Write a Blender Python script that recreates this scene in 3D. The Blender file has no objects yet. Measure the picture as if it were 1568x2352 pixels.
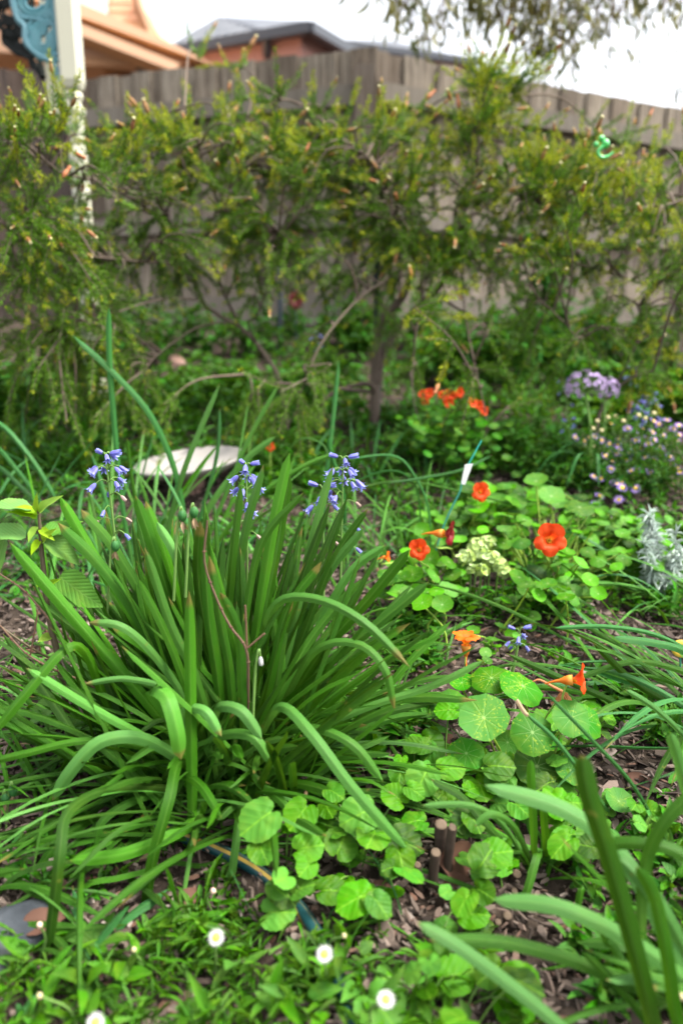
import bpy, math, random
import numpy as np
from mathutils import Vector, Matrix

R = math.radians
rng = random.Random(11)
nr = np.random.default_rng(5)
sc = bpy.context.scene
col = sc.collection

# ------------------------------------------------------------------ camera
CAM = np.array((0.0, 0.0, 0.80))
PITCH, FPX, PW, PH = R(13.2), 1678.0, 1568.0, 2352.0
cd = bpy.data.cameras.new("camera")
cam = bpy.data.objects.new("camera", cd)
col.objects.link(cam)
cam.location = CAM
cam.rotation_euler = (R(90) - PITCH, 0, 0)
cd.sensor_fit = 'VERTICAL'
cd.sensor_height = 36.0
cd.sensor_width = 24.0
cd.lens = 36.0 * FPX / PH
cd.clip_start, cd.clip_end = 0.02, 600.0
cd.dof.use_dof = True
cd.dof.focus_distance = 1.15
cd.dof.aperture_fstop = 2.0
sc.camera = cam

# ------------------------------------------------------------------ light
SUN_EL, SUN_AZ = R(60), R(100)          # azimuth measured clockwise from +y
world = bpy.data.worlds.new("World")
sc.world = world
world.use_nodes = True
wn, wl = world.node_tree.nodes, world.node_tree.links
bg = wn["Background"]
sky = wn.new("ShaderNodeTexSky")
sky.sky_type = 'NISHITA'
sky.sun_disc = False
sky.sun_elevation = SUN_EL
sky.sun_rotation = SUN_AZ
sky.air_density, sky.dust_density, sky.ozone_density = 1.0, 4.0, 1.0
hs = wn.new("ShaderNodeHueSaturation")           # thin overcast: the blue is mostly washed out
hs.inputs["Saturation"].default_value = 0.22
hs.inputs["Value"].default_value = 1.1
wl.new(sky.outputs[0], hs.inputs["Color"])
wl.new(hs.outputs[0], bg.inputs[0])
bg.inputs[1].default_value = 0.15
sl = bpy.data.lights.new("sun", 'SUN')
sun = bpy.data.objects.new("sun", sl)
col.objects.link(sun)
sl.energy, sl.angle, sl.color = 2.1, R(20), (1.0, 0.94, 0.84)
sd = Vector((math.sin(SUN_AZ) * math.cos(SUN_EL), math.cos(SUN_AZ) * math.cos(SUN_EL), math.sin(SUN_EL)))
sun.rotation_euler = sd.to_track_quat('Z', 'Y').to_euler()
sc.view_settings.view_transform = 'Standard'
sc.view_settings.look = 'None'
sc.view_settings.exposure = 1.76
sc.view_settings.gamma = 1.0
sc.render.engine = 'CYCLES'
sc.cycles.use_denoising = True
sc.cycles.max_bounces = 6
sc.cycles.diffuse_bounces = 1
sc.cycles.glossy_bounces = 2
sc.cycles.transmission_bounces = 3
sc.cycles.caustics_reflective = sc.cycles.caustics_refractive = False

# ------------------------------------------------------------------ geometry of the place
def lump(x, y):
    return (0.016 * np.sin(5.1 * x + 1.3) * np.cos(4.3 * y + .4) + 0.010 * np.sin(11.0 * x + 2.1 * y)
            + 0.006 * np.sin(23 * x - 9 * y + 1.0) * np.cos(19 * y))

def gz(x, y):
    x, y = np.asarray(x, float), np.asarray(y, float)
    yy = np.clip(y, -3, 4.6)
    near = np.clip(1.5 - np.maximum(np.abs(x) / 6, np.abs(y) / 6), 0, 1)
    return 0.15 * yy + 0.010 * yy * yy + lump(x, y) * near

def ray(px, py):
    a, b = (px - PW / 2) / FPX, (PH / 2 - py) / FPX
    c, s = math.cos(PITCH), math.sin(PITCH)
    return np.array((a, c + b * s, b * c - s))

def P(px, py, Y):
    d = ray(px, py)
    return CAM + d * (Y / d[1])

def PZ(px, py, z):
    d = ray(px, py)
    return CAM + d * ((z - CAM[2]) / d[2])

def G(px, py, h=0.0):
    d = ray(px, py)
    lo, hi = 0.2, 9.0
    for _ in range(44):
        m = .5 * (lo + hi)
        p = CAM + d * (m / d[1])
        if p[2] > gz(p[0], p[1]) + h: lo = m
        else: hi = m
    return CAM + d * (lo / d[1])

def V3(*a): return np.array(a, float)
def nrm(v):
    v = np.asarray(v, float)
    return v / np.maximum(np.linalg.norm(v, axis=-1, keepdims=True), 1e-9)
UP = V3(0, 0, 1)

# ------------------------------------------------------------------ mesh collecting
class MB:
    def __init__(s): s.ch = []
    def add(s, v, f, uv=None, mat=0):
        v = np.asarray(v, float).reshape(-1, 3)
        f = np.asarray(f, int)
        uv = np.zeros((len(v), 2)) if uv is None else np.asarray(uv, float)
        s.ch.append((v, f, uv, mat))
        return s
    def many(s, v, f, uv, M, T, mat=0):
        v = np.asarray(v, float); M = np.asarray(M); T = np.asarray(T)
        k, n = len(T), len(v)
        if k == 0: return s
        W = np.einsum('kij,nj->kni', M, v) + T[:, None, :]
        F = (np.asarray(f)[None] + (np.arange(k) * n)[:, None, None]).reshape(-1, np.asarray(f).shape[1])
        s.ch.append((W.reshape(-1, 3), F, np.tile(uv, (k, 1)), mat))
        return s
    def mesh(s, name, mats, origin=(0, 0, 0), smooth=True):
        me = bpy.data.meshes.new(name)
        o, V, L, ST, MI, UVL = 0, [], [], [], [], []
        st = 0
        for v, f, uv, m in s.ch:
            V.append(v)
            for g in (f if isinstance(f, list) else [f]):
                k = g.shape[1]; fl = g.reshape(-1)
                L.append(fl + o); UVL.append(uv[fl])
                ST.append(st + np.arange(len(g)) * k); st += len(fl)
                MI.append(np.full(len(g), m))
            o += len(v)
        V = np.concatenate(V) - np.asarray(origin, float); L = np.concatenate(L); ST = np.concatenate(ST)
        me.vertices.add(len(V)); me.vertices.foreach_set("co", V.astype(np.float32).ravel())
        me.loops.add(len(L)); me.loops.foreach_set("vertex_index", L.astype(np.int32))
        me.polygons.add(len(ST)); me.polygons.foreach_set("loop_start", ST.astype(np.int32))
        me.polygons.foreach_set("material_index", np.concatenate(MI).astype(np.int32))
        me.polygons.foreach_set("use_smooth", np.full(len(ST), smooth))
        ul = me.uv_layers.new(name="UVMap")
        ul.data.foreach_set("uv", np.concatenate(UVL).astype(np.float32).ravel())
        for m in (mats if isinstance(mats, (list, tuple)) else [mats]): me.materials.append(m)
        me.update(calc_edges=True)
        me.validate()
        return me
    def build(s, name, mats, parent=None, smooth=True):
        org = parent['_o'] if parent is not None and '_o' in parent else (0, 0, 0)
        return ob(name, s.mesh(name, mats, org, smooth), parent)

def ob(name, data, parent=None, loc=None, M=None):
    o = bpy.data.objects.new(name, data)
    col.objects.link(o)
    if parent is not None: o.parent = parent
    if M is not None: o.matrix_local = M
    elif loc is not None: o.location = loc
    return o

def tag(o, label=None, cat=None, group=None, kind=None):
    if label: o['label'] = label
    if cat: o['category'] = cat
    if group: o['group'] = group
    if kind: o['kind'] = kind
    return o

ORG = {}
def thing(name, loc, label, cat, group=None):
    o = bpy.data.objects.new(name, None)
    col.objects.link(o)
    o.empty_display_size = 0.05
    o.location = Vector(loc)
    ORG[o.name] = tuple(float(a) for a in loc)
    o['_o'] = ORG[o.name]
    return tag(o, label, cat, group)

def local(parent, p): return Vector(np.asarray(p, float) - np.asarray(ORG[parent.name]))

def frame(z, up=(0, 0, 1), roll=0.0):
    """3x3 whose columns are x, y, z with z along the given vector"""
    z = nrm(z); u = np.asarray(up, float)
    if abs(z @ nrm(u)) > .98: u = V3(0, 1, 0)
    x = nrm(np.cross(u, z)); y = np.cross(z, x)
    c, s_ = math.cos(roll), math.sin(roll)
    return np.stack((x * c + y * s_, -x * s_ + y * c, z), 1)

def M4(m3, t, s=1.0):
    m = Matrix.Identity(4)
    for i in range(3):
        for j in range(3): m[i][j] = float(m3[i][j]) * s
        m[i][3] = float(t[i])
    return m

# ------------------------------------------------------------------ shapes
def catmull(pts, n):
    p = np.asarray(pts, float)
    if len(p) == 2: return p[0] + (p[1] - p[0]) * np.linspace(0, 1, n)[:, None]
    p = np.vstack((2 * p[0] - p[1], p, 2 * p[-1] - p[-2]))
    m = len(p) - 3
    t = np.linspace(0, m - 1e-6, n); i = t.astype(int); u = (t - i)[:, None]
    a, b, c, d = p[i], p[i + 1], p[i + 2], p[i + 3]
    return .5 * (2 * b + (c - a) * u + (2 * a - 5 * b + 4 * c - d) * u * u + (3 * b - a - 3 * c + d) * u ** 3)

def tube(mb, pts, r, n=6, mat=0, seg=None, cap=True):
    p = catmull(pts, seg or max(2, (len(pts) - 1) * 4 + 1)) if seg != 0 else np.asarray(pts, float)
    k = len(p)
    r = np.interp(np.linspace(0, 1, k), np.linspace(0, 1, len(np.atleast_1d(r))), np.atleast_1d(r)) if np.ndim(r) else np.full(k, r)
    t = nrm(np.gradient(p, axis=0))
    x = np.zeros_like(p)
    u = V3(1, 0, 0) if abs(t[0][0]) < .9 else V3(0, 1, 0)
    x[0] = nrm(np.cross(t[0], u))
    for i in range(1, k): x[i] = nrm(x[i - 1] - t[i] * (x[i - 1] @ t[i]))
    y = np.cross(t, x)
    a = np.arange(n) / n * 2 * math.pi
    v = p[:, None] + r[:, None, None] * (x[:, None] * np.cos(a)[None, :, None] + y[:, None] * np.sin(a)[None, :, None])
    f = [(i * n + j, i * n + (j + 1) % n, (i + 1) * n + (j + 1) % n, (i + 1) * n + j) for i in range(k - 1) for j in range(n)]
    uv = np.stack((np.tile(np.arange(n) / n, k), np.repeat(np.linspace(0, 1, k), n)), 1)
    mb.add(v.reshape(-1, 3), f, uv, mat)
    if cap and n > 3:
        for e in (0, k - 1):
            vv = np.vstack((v[e], p[e]))
            ff = [(j, (j + 1) % n, n) if e else ((j + 1) % n, j, n) for j in range(n)]
            mb.add(vv, ff, np.full((n + 1, 2), .5), mat)

def strap(mb, pts, W, wd=None, fold=.30, tip=.22, mat=0, seg=16, twist=0.0, twist0=0.0, blunt=True, base=.75, face=None):
    W = W * .60
    p = catmull(pts, seg + 1)
    t = nrm(np.gradient(p, axis=0))
    if face is not None:
        view = nrm(p - CAM)
        w = np.cross(t, view) * face + np.asarray(wd if wd is not None else np.cross(t, UP + 1e-3)) * (1 - face)
    elif wd is None: w = np.cross(t, UP + 1e-3)
    else: w = np.tile(np.asarray(wd, float), (seg + 1, 1))
    w = nrm(w - t * np.sum(w * t, 1, keepdims=True))
    nn = np.cross(w, t)
    v = np.linspace(0, 1, seg + 1)
    ang = twist0 + twist * v
    w2 = w * np.cos(ang)[:, None] + nn * np.sin(ang)[:, None]
    n2 = np.cross(w2, t)
    wid = np.minimum(base + (1 - base) * v / .35, 1)
    q = np.clip((v - (1 - tip)) / tip, 0, 1)
    wid = wid * (np.sqrt(np.clip(1 - q ** 2, 0, 1)) if blunt else (1 - q ** 1.3)) * W + W * .015
    cs = np.array((-.5, -.25, -.03, .03, .25, .5))
    fo = np.array((1, .46, 0, 0, .46, 1)) * fold * .5
    vv = p[:, None] + w2[:, None] * (cs[None] * wid[:, None])[:, :, None] + n2[:, None] * (fo[None] * wid[:, None])[:, :, None]
    f = [(i * 6 + j, i * 6 + j + 1, (i + 1) * 6 + j + 1, (i + 1) * 6 + j) for i in range(seg) for j in range(5)]
    uv = np.stack((np.tile(cs + .5, seg + 1), np.repeat(v, 6)), 1)
    mb.add(vv.reshape(-1, 3), f, uv, mat)

def lathe(mb, prof, n=20, mat=0, M=None, T=(0, 0, 0)):
    prof = np.asarray(prof, float); k = len(prof)
    a = np.arange(n) / n * 2 * math.pi
    v = np.stack((prof[:, 0:1] * np.cos(a), prof[:, 0:1] * np.sin(a), np.repeat(prof[:, 1:2], n, 1)), 2).reshape(-1, 3)
    if M is not None: v = v @ np.asarray(M).T
    f = [(i * n + j, i * n + (j + 1) % n, (i + 1) * n + (j + 1) % n, (i + 1) * n + j) for i in range(k - 1) for j in range(n)]
    uv = np.stack((np.tile(np.arange(n) / n, k), np.repeat(np.linspace(0, 1, k), n)), 1)
    mb.add(v + np.asarray(T), f, uv, mat)

BF = [(0, 3, 2, 1), (4, 5, 6, 7), (0, 1, 5, 4), (1, 2, 6, 5), (2, 3, 7, 6), (3, 0, 4, 7)]
def box(mb, c, sx, sy, sz, X=(1, 0, 0), Y=(0, 1, 0), Z=(0, 0, 1), mat=0, top=0.0):
    c = np.asarray(c, float); X, Y, Z = (nrm(a) for a in (X, Y, Z))
    v = [c + X * a * sx / 2 + Y * b * sy / 2 + Z * d * sz / 2 for d in (-1, 1) for a, b in ((-1, -1), (1, -1), (1, 1), (-1, 1))]
    mb.add(v, BF, [(0, 0), (1, 0), (1, 0), (0, 0), (0, 1), (1, 1), (1, 1), (0, 1)], mat)

def hexa(mb, v8, mat=0):
    """v8: bottom four then top four corners"""
    mb.add(v8, BF, [(0, 0), (1, 0), (1, 0), (0, 0), (0, 1), (1, 1), (1, 1), (0, 1)], mat)

def prism(mb, poly, d, mat=0):
    """closed polygon (3-D, planar, counter-clockwise seen from its front) pushed back by vector d"""
    p = np.asarray(poly, float); n = len(p); d = np.asarray(d, float)
    c = p.mean(0)
    for q, s in ((p, 1), (p + d, -1)):
        mb.add(np.vstack((q, q.mean(0))), [((j, (j + 1) % n, n) if s > 0 else ((j + 1) % n, j, n)) for j in range(n)], None, mat)
    mb.add(np.vstack((p, p + d)), [(j, n + j, n + (j + 1) % n, (j + 1) % n) for j in range(n)], None, mat)

# --- leaf templates: y from 0 to 1 along the leaf, x across (width 1), z is the upper side
def leaf_tpl(rows=6, prof=None, fold=.25, droop=.2, serr=0.0, wavy=0.0):
    v = np.linspace(0, 1, rows + 1)
    w = prof(v)
    if serr: w = w * (1 + serr * np.where(np.arange(rows + 1) % 2, 1, -1))
    cs = np.array((-.5, 0, .5))
    xs = cs[None] * w[:, None]
    zs = np.abs(xs) * fold - droop * (v ** 2)[:, None] + wavy * np.sin(v * 14)[:, None] * np.sign(cs)[None] * w[:, None]
    V = np.stack((xs, np.repeat(v[:, None], 3, 1), zs), 2).reshape(-1, 3)
    F = [(i * 3 + j, i * 3 + j + 1, (i + 1) * 3 + j + 1, (i + 1) * 3 + j) for i in range(rows) for j in range(2)]
    UV = np.stack((xs + .5, np.repeat(v[:, None], 3, 1)), 2).reshape(-1, 2)
    return V, F, UV
OV = leaf_tpl(6, lambda v: np.sin(np.pi * np.clip(v, .02, .985) ** .75) ** .8)
LANCE = leaf_tpl(6, lambda v: np.sin(np.pi * np.clip(v, .03, .98) ** .85), .35, .28)
SPAT = leaf_tpl(6, lambda v: .25 + .75 * np.where(v < .96, np.clip(v, 0, 1) ** 1.1 * np.sqrt(np.clip(1 - v ** 6, 0, 1)), .12), .3, .3)
SERR = leaf_tpl(26, lambda v: np.sin(np.pi * np.clip(v, .03, .98) ** .62) ** .85, .22, .22, .045, .02)
NEED = (np.array(((0, 0, 0), (-.5, .45, .06), (0, 1, 0), (.5, .45, .06))), [(0, 3, 2, 1)], np.array(((.5, 0), (0, .45), (.5, 1), (1, .45))))

def heart_tpl(n=36):
    a = np.linspace(0, 2 * np.pi, n, endpoint=False)
    # distance from the stalk joint; 0 = tip direction (+y), pi = the notch
    r = .54 + .09 * np.cos(a) + .09 * np.exp(-((np.abs(np.pi - a) - .70) / .5) ** 2) - .20 * np.exp(-((a - np.pi) / .11) ** 2) + .05 * np.exp(-(np.minimum(a, 2 * np.pi - a) / .2) ** 2)
    r = r * (1 + .022 * np.cos(a * 18))
    V, UV = [(0, 0, 0)], [(.5, .5)]
    for k, q in enumerate((.36, .72, 1.0)):
        x, y = r * q * np.sin(a), r * q * np.cos(a)
        z = .10 * q * q * np.abs(np.sin(a)) - .10 * q * q + .035 * q * np.sin(a * 5 + k)
        V += list(zip(x, y, z)); UV += list(zip(.5 + x * .7, .5 + y * .7))
    F4 = [(1 + k * n + j, 1 + (k + 1) * n + j, 1 + (k + 1) * n + (j + 1) % n, 1 + k * n + (j + 1) % n) for k in range(2) for j in range(n)]
    F3 = [(0, 1 + j, 1 + (j + 1) % n) for j in range(n)]
    return np.array(V), F4, F3, np.array(UV)
HEART = heart_tpl()

def round_leaf(mb, c, normal, r, mat=0, roll=None, cup=None, sq=1.0):
    n = 27
    a = np.arange(n) / n * 2 * np.pi
    ph = rng.uniform(0, 6)
    lob = 1 + .035 * np.cos(9 * a) + .05 * np.cos(a * 2 + ph) + .025 * np.cos(a * 5 + ph * 2)
    cup = rng.uniform(-.12, .24) if cup is None else cup
    V, UV = [(0, 0, 0)], [(.5, .5)]
    for q in (.3, .62, .85, 1.0):
        x, y = np.cos(a) * lob * q, np.sin(a) * lob * q * sq
        z = cup * q ** 2 * 1.2 + .05 * q * q * np.sin(a * 3 + ph) + .022 * q * np.cos(9 * a) - .04 * q ** 4
        V += list(zip(x, y, z)); UV += list(zip(.5 + np.cos(a) * q * .5, .5 + np.sin(a) * q * .5))
    F4 = [(1 + k * n + j, 1 + (k + 1) * n + j, 1 + (k + 1) * n + (j + 1) % n, 1 + k * n + (j + 1) % n) for k in range(3) for j in range(n)]
    F3 = [(0, 1 + j, 1 + (j + 1) % n) for j in range(n)]
    m = frame(normal, roll=rng.uniform(0, 6) if roll is None else roll)
    v = np.asarray(V) * r @ m.T + np.asarray(c)
    mb.ch.append((v, [np.asarray(F4), np.asarray(F3)], np.asarray(UV), mat))

def heart_leaf(mb, c, normal, toward, r, mat=0):
    m = frame(normal, up=toward)
    # y axis of the frame points along 'toward' (in the leaf plane)
    V, F4, F3, UV = HEART
    v = V * np.array((r * 1.55 * rng.uniform(.9, 1.1), r * 1.55, r * 1.8 * rng.uniform(.5, 1.6))) @ m.T + np.asarray(c)
    mb.ch.append((v, [np.asarray(F4), np.asarray(F3)], UV, mat))

def leaf2(mb, tpl, a, b, w, normal=(0, 0, 1), mat=0, bend=1.0):
    a, b = np.asarray(a, float), np.asarray(b, float)
    d = b - a; L = np.linalg.norm(d); y = d / L
    n = np.asarray(normal, float); n = nrm(n - y * (n @ y)); x = np.cross(y, n)
    m = np.stack((x * w, y * L, n * L * bend), 1)
    mb.many(*tpl, m[None], a[None], mat)

def leaves(mb, tpl, pos, dirs, L, W, mat=0, up=None, flat=1.0):
    """many leaves: positions, directions, lengths and widths as arrays"""
    y = nrm(dirs); k = len(pos)
    u = np.tile(UP, (k, 1)) + nr.normal(0, .35, (k, 3)) if up is None else up
    x = nrm(np.cross(y, u)); z = np.cross(x, y)
    L = np.broadcast_to(L, (k,)); W = np.broadcast_to(W, (k,))
    M = np.stack((x * W[:, None], y * L[:, None], z * (L * flat)[:, None]), 2)
    mb.many(tpl[0], tpl[1], tpl[2], M, pos, mat)

# ------------------------------------------------------------------ materials
class N:
    """a small helper for node materials"""
    def __init__(s, name):
        s.m = bpy.data.materials.new(name); s.m.use_nodes = True
        s.n, s.l = s.m.node_tree.nodes, s.m.node_tree.links
        s.b = s.n["Principled BSDF"]; s.out = s.n["Material Output"]
    def node(s, t, **k):
        x = s.n.new(t)
        for a, b in k.items(): setattr(x, a, b)
        return x
    def put(s, sock, v):
        if hasattr(v, 'is_output') or isinstance(v, bpy.types.NodeSocket): s.l.new(v, sock)
        elif isinstance(v, (tuple, list)) and len(v) == 3 and sock.type == 'RGBA': sock.default_value = (*v, 1)
        else: sock.default_value = v
    def math(s, op, a, b=0.0, c=0.0):
        x = s.node("ShaderNodeMath", operation=op)
        s.put(x.inputs[0], a); s.put(x.inputs[1], b)
        if op in ('MULTIPLY_ADD', 'SMOOTH_MIN', 'COMPARE'): s.put(x.inputs[2], c)
        return x.outputs[0]
    def mix(s, f, a, b, mode='MIX'):
        x = s.node("ShaderNodeMix", data_type='RGBA', blend_type=mode)
        s.put(x.inputs[0], f); s.put(x.inputs[6], a); s.put(x.inputs[7], b)
        return x.outputs[2]
    def ramp(s, f, *stops):
        x = s.node("ShaderNodeValToRGB"); e = x.color_ramp.elements
        while len(e) < len(stops): e.new(.5)
        for i, (p, c) in enumerate(stops): e[i].position = p; e[i].color = (*c, 1)
        s.put(x.inputs[0], f)
        return x.outputs[0]
    def step(s, v, a, b):
        x = s.node("ShaderNodeMapRange", interpolation_type='SMOOTHSTEP')
        s.put(x.inputs[0], v); x.inputs[1].default_value = a; x.inputs[2].default_value = b
        return x.outputs[0]
    def noise(s, scale, detail=3.0, vec=None, rough=.55, st=None):
        x = s.node("ShaderNodeTexNoise")
        x.inputs["Scale"].default_value = scale; x.inputs["Detail"].default_value = detail; x.inputs["Roughness"].default_value = rough
        v = vec if vec is not None else s.coord("Object")
        if st:
            mp = s.node("ShaderNodeMapping"); mp.inputs["Scale"].default_value = st; s.l.new(v, mp.inputs[0]); v = mp.outputs[0]
        s.l.new(v, x.inputs["Vector"])
        return x.outputs[0]
    def coord(s, w): return s.node("ShaderNodeTexCoord").outputs[w]
    def island(s): return s.node("ShaderNodeNewGeometry").outputs["Random Per Island"]
    def uv(s):
        x = s.node("ShaderNodeSeparateXYZ"); s.l.new(s.coord("UV"), x.inputs[0])
        return x.outputs[0], x.outputs[1]
    def bump(s, h, strength=.3, dist=.002):
        x = s.node("ShaderNodeBump"); x.inputs["Strength"].default_value = strength; x.inputs["Distance"].default_value = dist
        s.l.new(h, x.inputs["Height"]); s.l.new(x.outputs[0], s.b.inputs["Normal"])
        return x.outputs[0]
    def done(s, colr, rough=.5, spec=.5, trans=0.0, tcol=None):
        s.put(s.b.inputs["Base Color"], colr); s.put(s.b.inputs["Roughness"], rough)
        s.b.inputs["Specular IOR Level"].default_value = spec
        if trans:
            t = s.node("ShaderNodeBsdfTranslucent")
            s.put(t.inputs[0], tcol if tcol is not None else colr)
            mx = s.node("ShaderNodeMixShader"); mx.inputs[0].default_value = trans
            s.l.new(s.b.outputs[0], mx.inputs[1]); s.l.new(t.outputs[0], mx.inputs[2]); s.l.new(mx.outputs[0], s.out.inputs[0])
        return s.m

def hsv_var(n, c, dh=.03, ds=.15, dv=.35):
    i = n.island()
    h = n.node("ShaderNodeHueSaturation")
    i2 = n.math('FRACT', n.math('MULTIPLY', i, 17.31)); i3 = n.math('FRACT', n.math('MULTIPLY', i, 71.7))
    n.put(h.inputs[0], n.math('MULTIPLY_ADD', i, dh, .5 - dh / 2))
    n.put(h.inputs[1], n.math('MULTIPLY_ADD', i2, ds, 1 - ds / 2))
    n.put(h.inputs[2], n.math('MULTIPLY_ADD', i3, dv * 2, 1 - dv))
    n.put(h.inputs[4], c)
    return h.outputs[0]

def strap_mat(name, c1, c2, rough=.46, trans=.24, spec=.28, dv=.30, tip=(.16, .12, .03)):
    n = N(name); u, v = n.uv()
    c = n.mix(n.island(), c1, c2)
    c = hsv_var(n, c, .02, .12, dv)
    st = n.math('SINE', n.math('MULTIPLY', u, 95.0))
    ce = n.math('ABSOLUTE', n.math('SUBTRACT', u, .5))
    c = n.mix(n.math('MULTIPLY_ADD', st, .06, .06), c, n.mix(.5, c, (.20, .36, .06)))
    c = n.mix(n.math('MULTIPLY', n.step(ce, .10, .0), .22), c, n.mix(.5, c, (.22, .40, .08)))
    fib = n.noise(1.0, 4, vec=n.coord("UV"), st=(34, 2.2, 1))
    c = n.mix(n.math('MULTIPLY', n.step(fib, .42, .70), .42), c, n.mix(.6, c, (.006, .055, .002)))
    c = n.mix(n.math('MULTIPLY', n.step(n.math('SUBTRACT', 1.0, fib), .5, .72), .30), c, n.mix(.5, c, (.16, .32, .03)))
    c = n.mix(n.math('MULTIPLY', n.step(v, .25, .0), .30), c, (.12, .22, .03))
    c = n.mix(n.math('MULTIPLY', n.step(n.noise(26, 4), .50, .74), .25), c, n.mix(.5, c, (.11, .19, .01)))
    tl = n.math('MULTIPLY', n.math('POWER', n.math('FRACT', n.math('MULTIPLY', n.island(), 37.3)), 3.0), .09)
    tv = n.math('ADD', v, tl)
    c = n.mix(n.math('MULTIPLY', n.step(tv, .985, 1.02), .8), c, tip)
    bl = n.noise(48, 2)
    c = n.mix(n.math('MULTIPLY', n.step(bl, .70, .76), .55), c, (.17, .17, .03))
    n.bump(n.math('MULTIPLY_ADD', st, .5, n.math('MULTIPLY_ADD', fib, 1.6, n.noise(60, 2))), .40, .0009)
    return n.done(c, n.math('MULTIPLY_ADD', n.noise(30, 2), .25, rough - .1), spec, trans, n.mix(.30, c, (.18, .34, .01)))

def veined_mat(name, c1, c2, vein=(.30, .45, .12), kind='pinnate', nv=7, rough=.52, trans=.26, spec=.13, amt=.45, dv=.3, spot=0.0):
    n = N(name); u, v = n.uv()
    c = hsv_var(n, n.mix(n.island(), c1, c2), .035, .2, dv)
    x = n.math('SUBTRACT', u, .5)
    if kind == 'pinnate':
        ax = n.math('ABSOLUTE', x)
        s = n.math('ABSOLUTE', n.math('SINE', n.math('MULTIPLY', n.math('SUBTRACT', v, n.math('MULTIPLY', ax, .9)), nv * math.pi)))
        m = n.math('MAXIMUM', n.math('MULTIPLY', n.step(s, .16, .0), .6), n.step(ax, .028, .006))
        h = s
    else:
        y = n.math('SUBTRACT', v, .5)
        r = n.math('SQRT', n.math('ADD', n.math('MULTIPLY', x, x), n.math('MULTIPLY', y, y)))
        a = n.math('ARCTAN2', y, x)
        s = n.math('MULTIPLY', n.math('ABSOLUTE', n.math('SINE', n.math('MULTIPLY', a, nv / 2))), n.math('MULTIPLY', r, 2.0))
        m = n.math('MULTIPLY', n.step(s, .055, .008), n.step(r, .48, .22))
        m = n.math('MAXIMUM', m, n.step(r, .055, .02))
        h = n.step(s, 0, .3)
    c = n.mix(n.math('MULTIPLY', n.step(n.noise(55, 5), .42, .72), .35), c, n.mix(.6, c, (.20, .28, .02)))
    if spot: c = n.mix(n.math('MULTIPLY', n.math('MULTIPLY', n.step(n.noise(260, 2), .57, .63), n.step(n.noise(22, 1), .5, .58)), spot), c, (.36, .42, .03))
    c = n.mix(n.math('MULTIPLY', m, amt), c, vein)
    n.bump(n.math('ADD', h, n.noise(90, 3)), .35, .0012)
    return n.done(c, rough, spec, trans, n.mix(.30, c, (.20, .36, .01)))

def plain_mat(name, c1, c2, rough=.6, spec=.3, trans=0.0, dv=.2, ns=40, vgrad=None, vr=(0, 1), bump=.2):
    n = N(name)
    c = hsv_var(n, n.mix(n.island(), c1, c2), .02, .15, dv)
    t = n.noise(ns, 4)
    c = n.mix(n.math('MULTIPLY', t, .4), c, n.mix(.5, c, c2))
    if vgrad is not None:
        u, v = n.uv(); c = n.mix(n.step(v, *vr), c, vgrad)
    n.bump(t, bump, .002)
    return n.done(c, rough, spec, trans)

def wood_mat(name, c1, c2, dark, rough=.85):
    n = N(name)
    c = n.ramp(n.island(), (0, c1), (.30, c2), (.55, tuple(.45 * a + .55 * b for a, b in zip(c1, dark))), (.70, c1), (.85, tuple(.7 * a + .3 * b for a, b in zip(c2, dark))), (1, c2))
    g = n.noise(7, 6, st=(9, 9, .55), rough=.65)
    c = n.mix(n.step(g, .42, .62), c, n.mix(.85, c, dark))
    f = n.noise(30, 4, st=(8, 8, .25))
    c = n.mix(n.math('MULTIPLY', n.step(f, .45, .7), .4), c, n.mix(.5, c, (.36, .33, .30)))
    b = n.noise(3.0, 3)
    c = n.mix(n.math('MULTIPLY', n.step(b, .5, .75), .45), c, n.mix(.6, c, (.10, .085, .07)))
    n.bump(n.math('ADD', g, f), .5, .004)
    return n.done(c, rough, .2)

MAT = {}
M_ = MAT
M_['blade'] = strap_mat("blade_green", (.018, .108, .002), (.052, .180, .005), spec=.22)
M_['blade_deep'] = strap_mat("blade_deep_green", (.009, .058, .001), (.028, .110, .002), rough=.50, spec=.16)
M_['blade_blue'] = strap_mat("blade_blue_green", (.016, .120, .028), (.036, .165, .034), rough=.42, spec=.24)
M_['blade_pale_sheen'] = strap_mat("blade_pale_sheen", (.050, .195, .022), (.090, .250, .040), rough=.42, spec=.26)  # sky sheen on the bent leaves put into a paler green
M_['blade_fore'] = strap_mat("blade_foreground", (.055, .185, .036), (.090, .235, .055), rough=.42, dv=.15, spec=.26)
M_['nast'] = veined_mat("nasturtium_leaf", (.020, .125, .004), (.045, .190, .008), (.42, .58, .22), 'round', 9, amt=.34, spec=.12, spot=.35, dv=.22)
M_['nast_far'] = veined_mat("nasturtium_leaf_soft", (.016, .105, .012), (.075, .220, .005), (.48, .58, .30), 'round', 9, amt=.36, dv=.42, spec=.12)
M_['violet'] = veined_mat("violet_leaf", (.018, .105, .002), (.066, .225, .004), (.16, .36, .02), 'pinnate', 6, amt=.50, dv=.35)
M_['nettle'] = veined_mat("toothed_leaf", (.075, .215, .040), (.110, .260, .045), (.22, .38, .10), 'pinnate', 9, amt=.25, rough=.5, dv=.15)
M_['nettle_young'] = veined_mat("young_toothed_leaf", (.200, .380, .020), (.250, .430, .030), (.32, .50, .06), 'pinnate', 8, amt=.4, dv=.1)
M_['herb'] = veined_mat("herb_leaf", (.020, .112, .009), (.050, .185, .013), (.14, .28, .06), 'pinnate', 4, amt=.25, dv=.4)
M_['herb_dark'] = veined_mat("dark_herb_leaf", (.011, .070, .010), (.029, .130, .013), (.10, .22, .05), 'pinnate', 4, amt=.2, dv=.4)
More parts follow.
